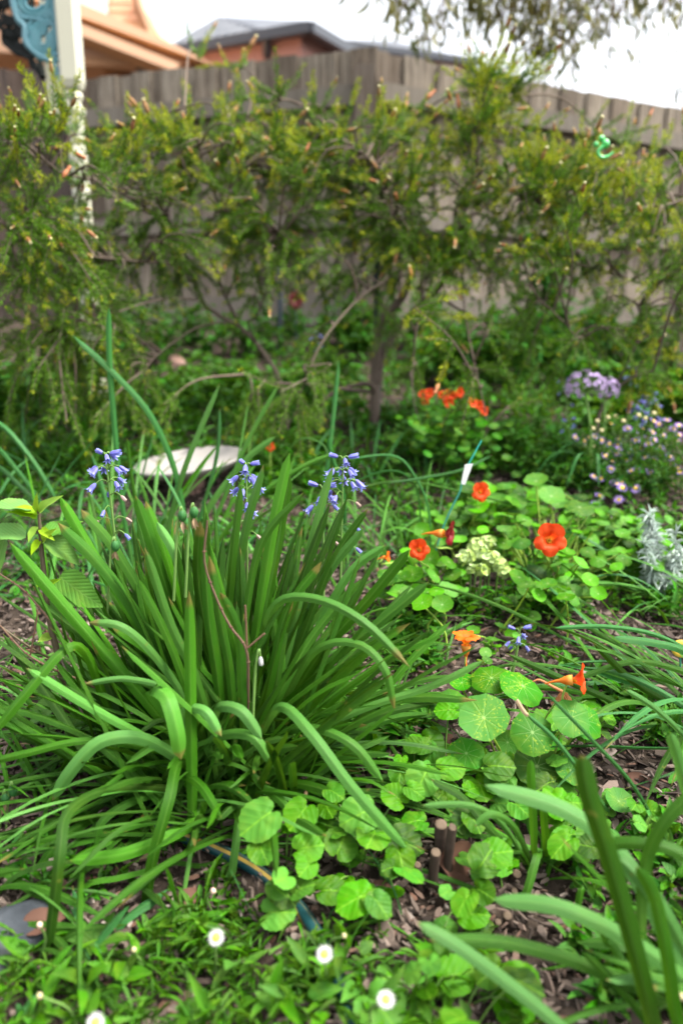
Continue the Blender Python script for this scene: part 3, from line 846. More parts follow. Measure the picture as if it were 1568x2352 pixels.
# ================================================================== bottlebrush
def bottlebrush():
    base = G(862, 1000)
    t = thing('bottlebrush_shrub', base, 'wide weeping bottlebrush shrub with tan buds, spreading before the whole fence', 'shrub')
    B = base[1]
    limbs_px = [
        ([(858, 1010, 0), (864, 930, 0), (862, 860, 0), (866, 790, -.02), (880, 730, -.02), (915, 690, -.04), (940, 655, -.05), (948, 600, -.05), (930, 560, -.05), (900, 505, -.1)], .024, .010),
        ([(866, 880, 0), (880, 820, .02), (905, 770, .04), (950, 720, .06), (1000, 670, .06), (1030, 610, .05), (1050, 540, 0), (1075, 450, -.05), (1100, 390, -.1)], .017, .008),
        ([(864, 905, 0), (845, 880, -.04), (800, 884, -.10), (765, 905, -.16), (735, 930, -.2)], .013, .006),
        ([(940, 660, -.05), (985, 665, -.08), (1040, 700, -.1), (1100, 735, -.12)], .008, .004),
        ([(1060, 470, -.05), (1090, 432, -.1), (1150, 434, -.14), (1210, 455, -.16), (1260, 478, -.16), (1340, 492, -.2)], .009, .005),
        ([(1075, 450, -.05), (1060, 500, -.1), (1040, 540, -.15)], .006, .004),
        ([(1050, 540, 0), (1080, 420, -.02), (1095, 340, 0), (1115, 250, .02), (1130, 200, .02)], .008, .003),
        ([(645, 885, -.05), (615, 830, -.02), (560, 765, 0), (500, 720, .02), (465, 688, .03), (430, 610, .03), (390, 520, 0), (350, 440, -.1), (330, 370, -.1)], .020, .008),
        ([(560, 765, 0), (520, 690, 0), (490, 620, -.02), (470, 560, -.02), (500, 470, -.04), (560, 380, -.05)], .012, .006),
        ([(600, 810, 0), (570, 740, -.05), (590, 720, -.08), (620, 640, -.1), (640, 540, -.1)], .009, .005),
        ([(520, 740, 0), (450, 755, -.1), (380, 800, -.2), (330, 850, -.3)], .008, .004),
        ([(860, 900, 0), (790, 892, -.15), (720, 880, -.25), (640, 878, -.3), (560, 860, -.35)], .009, .005),
        ([(948, 600, -.05), (900, 640, -.12), (830, 690, -.2), (740, 790, -.3), (690, 900, -.35)], .007, .003),
        ([(945, 640, 0), (960, 560, 0), (940, 480, 0), (880, 400, -.05), (820, 340, -.1)], .009, .004),
        ([(390, 520, 0), (330, 470, -.2), (250, 430, -.3), (150, 400, -.4), (60, 350, -.45)], .010, .004),
        ([(430, 610, 0), (330, 600, -.2), (220, 590, -.35), (110, 560, -.45), (20, 540, -.5)], .010, .004),
        ([(465, 688, 0), (360, 690, -.2), (240, 720, -.35), (120, 760, -.4)], .009, .004),
        ([(1340, 492, -.2), (1430, 480, -.25), (1530, 470, -.3), (1600, 440, -.3)], .007, .003),
        ([(1030, 610, .05), (1120, 580, 0), (1230, 590, -.1), (1360, 610, -.2), (1500, 660, -.25)], .008, .003),
        ([(1200, 600, -.1), (1235, 680, -.2), (1290, 740, -.3), (1340, 800, -.35)], .005, .002),
        ([(500, 470, 0), (480, 380, 0), (560, 290, 0), (640, 235, 0), (700, 250, -.02), (760, 300, -.05)], .008, .003),
        ([(430, 400, -.1), (420, 345, -.1), (450, 335, -.1), (470, 380, -.1)], .006, .004),
        ([(390, 260, -.05), (420, 238, -.05), (480, 240, -.05), (500, 262, -.05)], .006, .004),
        ([(1060, 640, 0), (1075, 720, -.2), (1090, 850, -.4), (1108, 960, -.45), (1106, 1045, -.45)], .004, .002),
        ([(980, 640, -.1), (960, 760, -.25), (950, 900, -.35), (975, 1000, -.4)], .004, .002),
        ([(1380, 940, -.35), (1400, 905, -.35), (1440, 880, -.4), (1500, 850, -.45)], .006, .004),
        ([(1375, 950, -.35), (1410, 890, -.3), (1440, 830, -.3), (1465, 760, -.3), (1470, 700, -.3)], .006, .004),
    ]
    lm = MB(); nodes = []
    for pts, r0, r1 in limbs_px:
        p = [P(x, y, B + d) for x, y, d in pts]
        p = np.array(p); p[1:-1] += nr.normal(0, .006, p[1:-1].shape)
        if pts[0][1] > 1000: p[0][2] = gz(p[0][0], p[0][1]) - .03
        if pts[0][:2] == (645, 885):
            g = p[0].copy(); g[2] = gz(g[0] + .03, g[1]) - .03; g[0] += .03; p = np.vstack((g, p))
        if pts[0][0] in (1375, 1380):
            g = p[0].copy(); g[2] = gz(g[0] - .02, g[1]) - .02; g[0] -= .02; p = np.vstack((g, p))
        c = catmull(p, len(p) * 5)
        tube(lm, c, np.linspace(r0, r1, 4) * (( .46 if pts[0][0] > 400 else .6) if pts[0][0] < 650 else .8), 7, seg=0)
        nodes.append(c)
    nodes = np.concatenate(nodes)
    # foliage masses: px, py, rx, ry, depth offset, sprigs, youth (0 old .. 1 young growth)
    blobs = [(50, 300, 60, 60, -.45, 14, .7), (110, 250, 60, 40, -.4, 10, .8), (30, 420, 70, 60, -.5, 16, .5), (110, 480, 80, 60, -.45, 16, .4), (60, 570, 90, 60, -.5, 20, .3), (60, 690, 90, 70, -.5, 22, .2),
             (160, 780, 100, 70, -.4, 22, .1), (60, 860, 90, 70, -.5, 20, .1), (250, 660, 60, 80, -.35, 18, .2), (240, 890, 90, 60, -.35, 16, .1), (130, 960, 110, 40, -.4, 14, .1), (160, 640, 80, 70, -.4, 18, .2), (230, 780, 80, 60, -.3, 14, .1), (330, 930, 70, 40, -.3, 8, .1), (195, 600, 50, 60, -.2, 30, .3), (205, 700, 50, 60, -.2, 30, .2), (205, 800, 50, 60, -.2, 26, .1), (170, 540, 40, 30, -.25, 12, .3),
             (230, 400, 60, 40, -.3, 11, .5), (330, 320, 70, 40, -.1, 12, .7), (390, 300, 60, 40, -.05, 12, .8), (350, 420, 80, 50, -.15, 18, .5), (280, 510, 80, 50, -.2, 16, .3), (410, 510, 90, 60, -.15, 20, .3), (460, 300, 70, 40, 0, 14, .8),
             (500, 390, 80, 60, -.05, 22, .6), (430, 610, 70, 40, -.1, 10, .2), (540, 470, 80, 50, -.08, 18, .4), (590, 290, 70, 40, 0, 15, .8), (640, 340, 80, 50, 0, 20, .7), (710, 310, 70, 45, 0, 18, .8), (680, 430, 80, 60, -.05, 22, .5), (770, 380, 70, 60, 0, 20, .6),
             (600, 540, 80, 50, -.08, 16, .3), (720, 530, 90, 50, -.05, 20, .3), (820, 450, 60, 50, 0, 14, .5), (850, 540, 60, 40, 0, 10, .3), (560, 640, 60, 40, -.05, 7, .2), (700, 620, 60, 40, -.05, 8, .2), (770, 620, 50, 50, -.1, 7, .2), (690, 900, 60, 60, -.35, 10, .1), (640, 970, 70, 40, -.35, 8, .1), (740, 820, 30, 70, -.3, 7, .1), (580, 930, 60, 30, -.35, 6, .1),
             (910, 450, 60, 40, -.05, 16, .5), (850, 360, 60, 50, 0, 14, .7), (880, 300, 50, 30, .02, 8, .8), (950, 330, 60, 30, .02, 9, .8), (940, 500, 70, 40, -.05, 12, .4), (860, 480, 60, 50, -.05, 10, .4), (960, 380, 50, 35, 0, 12, .7), (1010, 480, 80, 50, -.08, 18, .5), (1085, 330, 30, 60, 0, 24, .9), (1108, 240, 20, 50, .02, 20, 1), (1120, 195, 14, 20, .02, 8, 1), (1165, 225, 20, 30, .03, 8, .9), (1110, 400, 80, 40, -.05, 18, .8), (1200, 340, 80, 40, -.1, 18, .9), (1300, 330, 80, 40, -.12, 18, 1), (1240, 420, 90, 45, -.14, 22, .7),
             (1380, 400, 80, 40, -.2, 18, 1), (1330, 480, 100, 50, -.2, 22, .7), (1470, 430, 70, 50, -.25, 18, 1), (1545, 470, 50, 60, -.3, 14, 1), (1440, 540, 90, 50, -.25, 20, .7), (1540, 590, 60, 60, -.3, 18, .8), (1200, 530, 80, 50, -.1, 16, .4), (1100, 540, 70, 50, -.1, 14, .3), (1000, 560, 50, 40, -.05, 8, .3),
             (1300, 570, 80, 40, -.2, 12, .5), (1520, 690, 60, 60, -.3, 14, .6), (1420, 640, 70, 50, -.25, 10, .4), (1560, 770, 40, 50, -.3, 8, .5), (980, 720, 28, 70, -.45, 9, .7), (1010, 620, 50, 40, -.2, 8, .3), (1150, 640, 70, 40, -.2, 7, .2), (1230, 740, 60, 60, -.3, 7, .1), (1330, 810, 60, 50, -.3, 6, .1), (1090, 800, 50, 90, -.4, 7, .1), (980, 840, 50, 70, -.35, 7, .1), (1500, 830, 50, 40, -.4, 7, .7), (900, 720, 40, 60, -.1, 6, .2), (1440, 740, 60, 40, -.3, 8, .3), (1190, 880, 30, 50, -.4, 4, .1),
             (1060, 930, 40, 60, -.4, 6, .1), (860, 620, 40, 40, -.05, 5, .2), (1250, 300, 50, 20, .1, 6, .8), (1430, 300, 40, 30, .2, 5, .9), (1500, 330, 40, 25, .2, 4, .9), (930, 280, 50, 20, .3, 4, .7), (260, 330, 60, 40, .1, 6, .5), (550, 230, 80, 15, .1, 7, .7), (480, 110, 30, 25, .5, 2, .8), (530, 125, 10, 10, .5, 1, .8)]
    tw, old, yng = MB(), MB(), MB()
    tips = []
    for px, py, rx, ry, dd, n, young in blobs:
        Y = B + dd
        c0 = P(px, py, Y)
        # a thin branch from the nearest limb into the mass
        if py < 520 and not (1070 < px < 1170 and py < 340): py += 40 + (28 if px > 1150 else 0) + rng.uniform(-22, 22)
        dn = .66 if py < 520 else (.36 if px < 330 else .46)
        if 520 < py < 720 and 300 < px < 1400: dn = .56
        for _ in range(max(1, round(n * dn))):
            rr, aa = math.sqrt(rng.random()) * 1.12, rng.uniform(0, 6.283)
            e = P(px + math.cos(aa) * rr * rx, py + math.sin(aa) * rr * ry, Y + rng.gauss(0, .11))
            q = nodes[np.argmin(np.sum((nodes - e) ** 2, 1) + nr.uniform(0, .03, len(nodes)))]
            low = py > 600
            m = .5 * (q + e) + V3(rng.gauss(0, .02), rng.gauss(0, .02), .02 + (.02 if low else .10) * np.linalg.norm(e - q))
            tube(tw, [q, m, e], [.0042, .0018], 5, seg=9, cap=False)
            c = catmull([q, m, e], 20)
            sprays = [(c[11:], .55)]
            for _ in range(4):
                s = c[int(rng.uniform(9, 19.9))]; td0 = nrm(c[-1] - c[10])
                upw = rng.gauss(.62, .38) if (py < 500 or young > .6) else rng.gauss(-.25, .35)
                if low: upw = rng.gauss(-.30, .45)
                d = nrm(td0 * .75 + V3(rng.gauss(0, .55), rng.gauss(0, .45), upw))
                L = rng.uniform(.07, .19) * (.8 if upw > .5 else 1)
                sag = V3(0, 0, -.022 * L / .15 if upw < .3 else .02)
                sprays.append((catmull([s, s + d * L * .5 + sag * .25, s + d * L + sag], 9), 1.0))
            for pts, dens in sprays:
                k = len(pts); L = np.sum(np.linalg.norm(np.diff(pts, axis=0), axis=1))
                tube(tw, pts, [.0015, .0008], 3, seg=0, cap=False)
                nn = int(min(L, .3) * 820 * dens)
                u = np.sort(nr.uniform(.06, 1, nn)); idx = u * (k - 1); i0 = np.minimum(idx.astype(int), k - 2); fr = (idx - i0)[:, None]
                pos = pts[i0] * (1 - fr) + pts[i0 + 1] * fr
                td = nrm(pts[i0 + 1] - pts[i0])
                side = nr.normal(0, 1, (nn, 3)); side = nrm(side - td * np.sum(side * td, 1, keepdims=True))
                di = nrm(td * .85 + side * .75 + UP * .10)
                ln = nr.uniform(.013, .026, nn) * (1.05 - .45 * u ** 4); wd = nr.uniform(.0016, .0026, nn)
                y_ = u > (1 - .70 * young * rng.uniform(.1, 1.3))
                upv = nr.normal(0, 1, (nn, 3))
                for mk, mbx in ((~y_, old), (y_, yng)):
                    if mk.any(): leaves(mbx, NEED, pos[mk], di[mk], ln[mk], wd[mk], up=upv[mk])
                if dens == 1: tips.append((pts[-1], nrm(pts[-1] - pts[-3]), px, py, young))
    lm.build('trunk', M_['bark'], t); tw.build('twigs', M_['bark'], t)
    f = MB()
    for v, fc, uv, m in old.ch: f.ch.append((v, fc, uv, 0))
    for v, fc, uv, m in yng.ch: f.ch.append((v, fc, uv, 1))
    f.build('foliage', [M_['needle'], M_['needle_young']], t)
    # cone buds at the tips (one mesh, many copies)
    b = MB()
    prof = [(0, -.1), (.35, 0), (.52, .25), (.5, .5), (.42, .62), (.30, .68), (.40, .8), (.46, .93), (.30, 1.02), (0, 1.0)]
    k, n = len(prof), 9
    a = np.arange(n) / n * 2 * np.pi
    V = [(r * math.cos(x + i * .35) * (1 + .14 * ((i + j) % 2)), r * math.sin(x + i * .35) * (1 + .14 * ((i + j) % 2)), z * 3.4) for i, (r, z) in enumerate(prof) for j, x in enumerate(a)]
    F = [(i * n + j, i * n + (j + 1) % n, (i + 1) * n + (j + 1) % n, (i + 1) * n + j) for i in range(k - 1) for j in range(n)]
    b.add(V, F, np.stack((np.tile(np.arange(n) / n, k), np.repeat(np.linspace(0, 1, k), n)), 1))
    bm_ = b.mesh('flower_bud', M_['bud'])
    rb = b.mesh('flower_bud', M_['bud_red'])
    rng.shuffle(tips)
    tips.sort(key=lambda q: -(q[4] > .45))
    cnt = 0
    for p, d, px, py, y in tips:
        if cnt >= 98: break
        if rng.random() < (.10 if y > .45 else .06):
            continue
        if y > .45 and rng.random() > .075: continue
        s = rng.uniform(.0080, .0135)
        ob('flower_bud', bm_ if rng.random() < .8 else rb, t, M=M4(frame(d), local(t, p), s)); cnt += 1
    while cnt < 98:
        p, d, px, py, y = tips[int(rng.uniform(0, len(tips)))]
        ob('flower_bud', rb if rng.random() < .5 else bm_, t, M=M4(frame(d), local(t, p), rng.uniform(.0045, .008))); cnt += 1
    mb = MB(); V_, F_, UV_, _ = b.ch[0]
    sel = [q for q in tips if q[4] > .35 and rng.random() < .13] + [q for q in tips if rng.random() < .02]
    mb.many(V_, F_, UV_, np.array([frame(q[1]) * rng.uniform(.0045, .0095) for q in sel]), np.array([q[0] for q in sel]))
    o = mb.build('small_buds', M_['bud'], t); o['kind'] = 'stuff'
    return t, B
brush, BY = bottlebrush()

# mint-green plastic clip caught in the twigs
def clip():
    c = P(1380, 330, BY - .33)
    t = thing('plastic_clip', c, 'bright mint green plastic clip caught in the bottlebrush twigs', 'clip')
    s = BY / FPX * .72
    for nm, (dx, dy), r, sq in (('lobe', (-13, 2), 8, .9), ('lobe', (10, 0), 12, 1.15), ('head', (-1, -12), 9, .9)):
        mb = MB(); p = [(0, -1)] + [(math.cos(a), math.sin(a)) for a in np.linspace(-1.4, 1.4, 9)] + [(0, 1)]
        lathe(mb, np.array(p) * r * s * .9, 14, T=c + V3(dx * s, 0, -dy * s)); mb.build(nm, M_['mint'], t)
    mb = MB(); tube(mb, [c + V3(dx * s, -.01, -dy * s) for dx, dy in ((2, 8), (-10, 20), (-4, 32), (10, 34), (30, 22))], [.006, .005, .005, .005, .002], 8); mb.build('tail', M_['mint'], t)
clip()
# dark red ornament against the fence
c = P(679, 690, 3.75)
t = thing('garden_ornament', (c[0], c[1], float(gz(c[0], c[1]))), 'dark red ribbed bloom ornament on a rod in front of the left fence run', 'ornament')
mb = MB(); n = 22
for k in range(9):
    a = k / 9 * 2 * math.pi
    leaf2(mb, OV, c, c + V3(math.cos(a) * .042, -.012, math.sin(a) * .048), .030, (0, -1, 0))
for k in range(6):
    a = k / 6 * 2 * math.pi + .3
    leaf2(mb, OV, c + V3(0, -.01, 0), c + V3(math.cos(a) * .024, -.03, math.sin(a) * .026), .022, (0, -1, 0))
mb.build('bloom', M_['rust'], t)
mb = MB(); tube(mb, [(c[0], c[1] + .01, c[2]), (c[0], c[1] + .01, float(gz(c[0], c[1])) - .02)], .004, 6, seg=2); mb.build('rod', M_['stake'], t)

# ================================================================== flowers (one mesh per kind, then copies)
def petals_mesh(name, n, L, W, m, cup=.2, inner=.15, rows=5, colsn=5, ruffle=.0, lift=0.0, notch=0.0, skip=(), rot=0.0):
    """n petals round +z; uv.y runs from the claw to the rim"""
    mb = MB()
    for k in range(n):
        if k in skip: continue
        a = k / n * 2 * math.pi + rot + rng.uniform(-.05, .05)
        V, UV = [], []
        tl = rng.uniform(-.06, .06)
        for i in range(rows + 1):
            v = i / rows
            w = W * (inner + (1 - inner) * math.sin(min(v * 1.12, 1) * math.pi / 2) ** 1.2) * (1 if v < .9 else .86)
            for j in range(colsn):
                u = j / (colsn - 1) - .5
                r = L * (.06 + v * .94) * (1 - .42 * (abs(u) * 2) ** 2.2 * v * v - notch * math.exp(-(u / .12) ** 2) * v ** 4)
                z = cup * L * (1 - (1 - v) ** 2) * (1 if lift == 0 else 1) - lift * L * v ** 3 + ruffle * L * v * v * math.sin(u * 9 + k * 2) + tl * L * v
                z += abs(u) * W * .18 * (1 - v)
                x, y = r, u * w
                V.append((x * math.cos(a) - y * math.sin(a), x * math.sin(a) + y * math.cos(a), z)); UV.append((u + .5, v))
        F = [(i * colsn + j, i * colsn + j + 1, (i + 1) * colsn + j + 1, (i + 1) * colsn + j) for i in range(rows) for j in range(colsn - 1)]
        mb.add(V, F, UV)
    return mb.mesh(name, m)

def nast_flower_mesh(m, f=1.0):
    mb = MB()
    # two upper petals and three lower ones, funnel then flare
    for k, (a0, L, W) in enumerate(((62, 1.0, 1.15), (118, 1.0, 1.15), (200, .95, .98), (270, 1.0, 1.05), (340, .95, .98))):
        a = R(a0 + rng.uniform(-4, 4)); V, UV = [], []
        for i in range(8):
            v = i / 7
            w = W * (.16 + .84 * min(1, max(0, (v - .18) / .42)) ** .8) * (1 - .18 * max(0, (v - .85) / .15))
            for j in range(7):
                u = j / 6 - .5
                rad = .15 + .87 * L * v ** 2.1 * (1 - .30 * (2 * abs(u)) ** 2.4 * v)
                z = .92 * min(1, v / .62) ** .9 + ((.10 if k < 2 else -.16) * ((v - .62) / .38) ** 2 if v > .62 else 0)
                z += .055 * math.sin(u * 11 + k) * v * v + .05 * math.sin(v * 7 + k * 1.3) * abs(u)
                y = u * w * (.45 + .55 * v)
                V.append((rad * math.cos(a) - y * math.sin(a), rad * math.sin(a) + y * math.cos(a), z - .35)); UV.append((u + .5, v))
        F = [(i * 7 + j, i * 7 + j + 1, (i + 1) * 7 + j + 1, (i + 1) * 7 + j) for i in range(7) for j in range(6)]
        mb.add(V, F, UV)
    return mb.mesh('flower', m)
def nast_spur_mesh():
    mb = MB()
    p = [(0, 0, -.10), (0, .02, -.34), (0, .03, -.62), (0, .05, -.92), (0, .02, -1.35), (0, -.10, -1.85)]
    tube(mb, p, [.34, .33, .24, .11, .065, .03], 10)
    return mb.mesh('spur', M_['spur'])
def nast_heart_mesh():
    mb = MB()
    for k in range(7):
        a = k * .9
        tube(mb, [(.03 * math.cos(a), .03 * math.sin(a), -.2), (.10 * math.cos(a), .10 * math.sin(a) - .05, .15)], [.02, .035], 5)
    return mb.mesh('stamens', M_['yellow'])
NF = {k: nast_flower_mesh(M_[k]) for k in ('pet_red', 'pet_org', 'pet_maroon')}
NS, NH = nast_spur_mesh(), nast_heart_mesh()
def nast_flower(parent, p, face, kind, r, roll=0.0, label=None, up=(0, 0, 1)):
    o = ob('flower', NF[kind], parent, M=M4(frame(face, up, roll), local(parent, p), r))
    if label: o['label'] = label
    ob('spur', NS, o); ob('stamens', NH, o)
    return o

def bell_mesh(name, m, open_=1.0):
    mb = MB(); n = 6
    for k in range(n):
        a = k / n * 2 * math.pi
        V, UV = [], []
        for i in range(7):
            v = i / 6
            r = (.10 + .13 * math.sin(min(1, v / .35) * math.pi / 2)) if v < .72 else .23 + .30 * open_ * ((v - .72) / .28) ** 1.3
            z = v if v < .72 else .72 + .26 * math.sin((v - .72) / .28 * math.pi * .62)
            w = (.12 + .14 * math.sin(min(1, v / .5) * math.pi / 2)) * (1 if v < .75 else 1 - .82 * ((v - .75) / .25))
            for u in (-.5, 0, .5):
                y = u * w; x = r - abs(u) * .05
                V.append((x * math.cos(a) - y * math.sin(a), x * math.sin(a) + y * math.cos(a), z)); UV.append((u + .5, v))
        F = [(i * 3 + j, i * 3 + j + 1, (i + 1) * 3 + j + 1, (i + 1) * 3 + j) for i in range(6) for j in range(2)]
        mb.add(V, F, UV)
    return mb.mesh(name, m)
BELL, BELL_C, BELL_OLD = bell_mesh('bell_flower', M_['bluebell']), bell_mesh('bell_flower', M_['bluebell'], .15), bell_mesh('bell_flower', M_['bluebell_old'], -.1)
SNOW = bell_mesh('bell_flower', M_['white_petal'], -.25)

def bluebell(base, top, label, n, spread=1.0, old=0.3, group='bluebell stalks in the bed', size=.0168, dead_low=True):
    base, top = np.asarray(base, float), np.asarray(top, float)
    t = thing('bluebell_plant', base, label, 'bluebell', group)
    mb = MB(); m = .5 * (base + top) + V3(rng.uniform(-.006, .006), 0, 0)
    c = catmull([base - UP * .02, m, top], 24)
    tube(mb, c, [.0036, .0032, .0022, .0012], 6, seg=0)
    H = np.linalg.norm(top - base)
    fl = []
    n = int(n * 1.3)
    for k in range(n):
        s = 1 - (.036 * (k / n / .66) if k < n * .66 else .040 + .075 * (k / n - .66) / .34) * spread / H
        p = c[min(23, int(s * 23.5))]
        a = k * 2.4 + rng.uniform(-.4, .4)
        out = V3(math.cos(a), math.sin(a), 0)
        ln = (.006 + .012 * min(1, k / n / .5)) * spread
        e = p + out * ln + UP * (.004 if k < n * .6 else .001)
        tube(mb, [p, p + out * ln * .5 + UP * .006, e], .0010, 4, seg=5, cap=False)
        isold = k > n * (1 - old)
        d = nrm(out * .85 + UP * (-.75 + .9 * (k < 2)))
        fl.append((BELL_OLD if isold and rng.random() < .55 else (BELL_C if isold or k < 2 else BELL), e, d, size * (rng.uniform(.85, 1.1) if not isold else .72)))
    mb.build('stem', M_['stem'], t)
    for me, e, d, s in fl: ob('bell_flower', me, t, M=M4(frame(d, roll=rng.uniform(0, 6)), local(t, e), s))
    return t

# ================================================================== strap-leaved plants
def rel(pts, Y):
    return [P(x, y, Y + d) for x, y, d in pts]

def clump(name, label, cat, base, hero=(), fan=None, group=None, mats=('blade', 'blade_deep', 'blade_pale_sheen'), extra=None):
    """hero: (points in (px, py, depth offset), width m, material index); fan: list of dicts of random blades"""
    t = thing(name, base, label, cat, group)
    mb = MB(); B = base[1]
    for pts, w, mi in hero:
        strap(mb, rel(pts, B), w, mat=mi, face=.8, wd=V3(1, .2, .1), seg=20, fold=rng.uniform(.32, .62), twist=rng.uniform(-.45, .45), twist0=rng.uniform(-.2, .2), tip=.14)
    for f in fan or ():
        for _ in range(f['n']):
            az = R(rng.uniform(*f['az'])); el = R(rng.uniform(*f['el'])); L = rng.uniform(*f['L'])
            o = V3(rng.gauss(0, f.get('r', .05)), rng.gauss(0, f.get('r', .05) * .7), 0)
            p0 = np.asarray(base, float) + o; p0[2] = gz(p0[0], p0[1]) - .01
            h = V3(math.cos(az), math.sin(az), 0)
            d = h * math.cos(el) + UP * math.sin(el)
            dr = rng.uniform(*f['droop'])
            pts = [p0]
            for s in (.25, .5, .75, 1.0):
                q = p0 + d * L * s * (1 - .12 * dr * s) + h * dr * L * .22 * s * s - UP * dr * L * s ** 2.4 * .62
                q[2] = max(q[2], gz(q[0], q[1]) + .012 + .02 * rng.random())
                pts.append(q)
            w = rng.uniform(*f['w'])
            side = V3(-h[1], h[0], 0) + rng.gauss(0, .25) * UP
            strap(mb, pts, w, wd=side, mat=rng.choice(f['m']), seg=14, fold=rng.uniform(.3, .75), twist=rng.gauss(0, .6), twist0=rng.gauss(0, .25), tip=f.get('tip', .2), blunt=f.get('blunt', True))
    mb.build('foliage', [M_[m] for m in mats], t)
    if extra: extra(t)
    return t

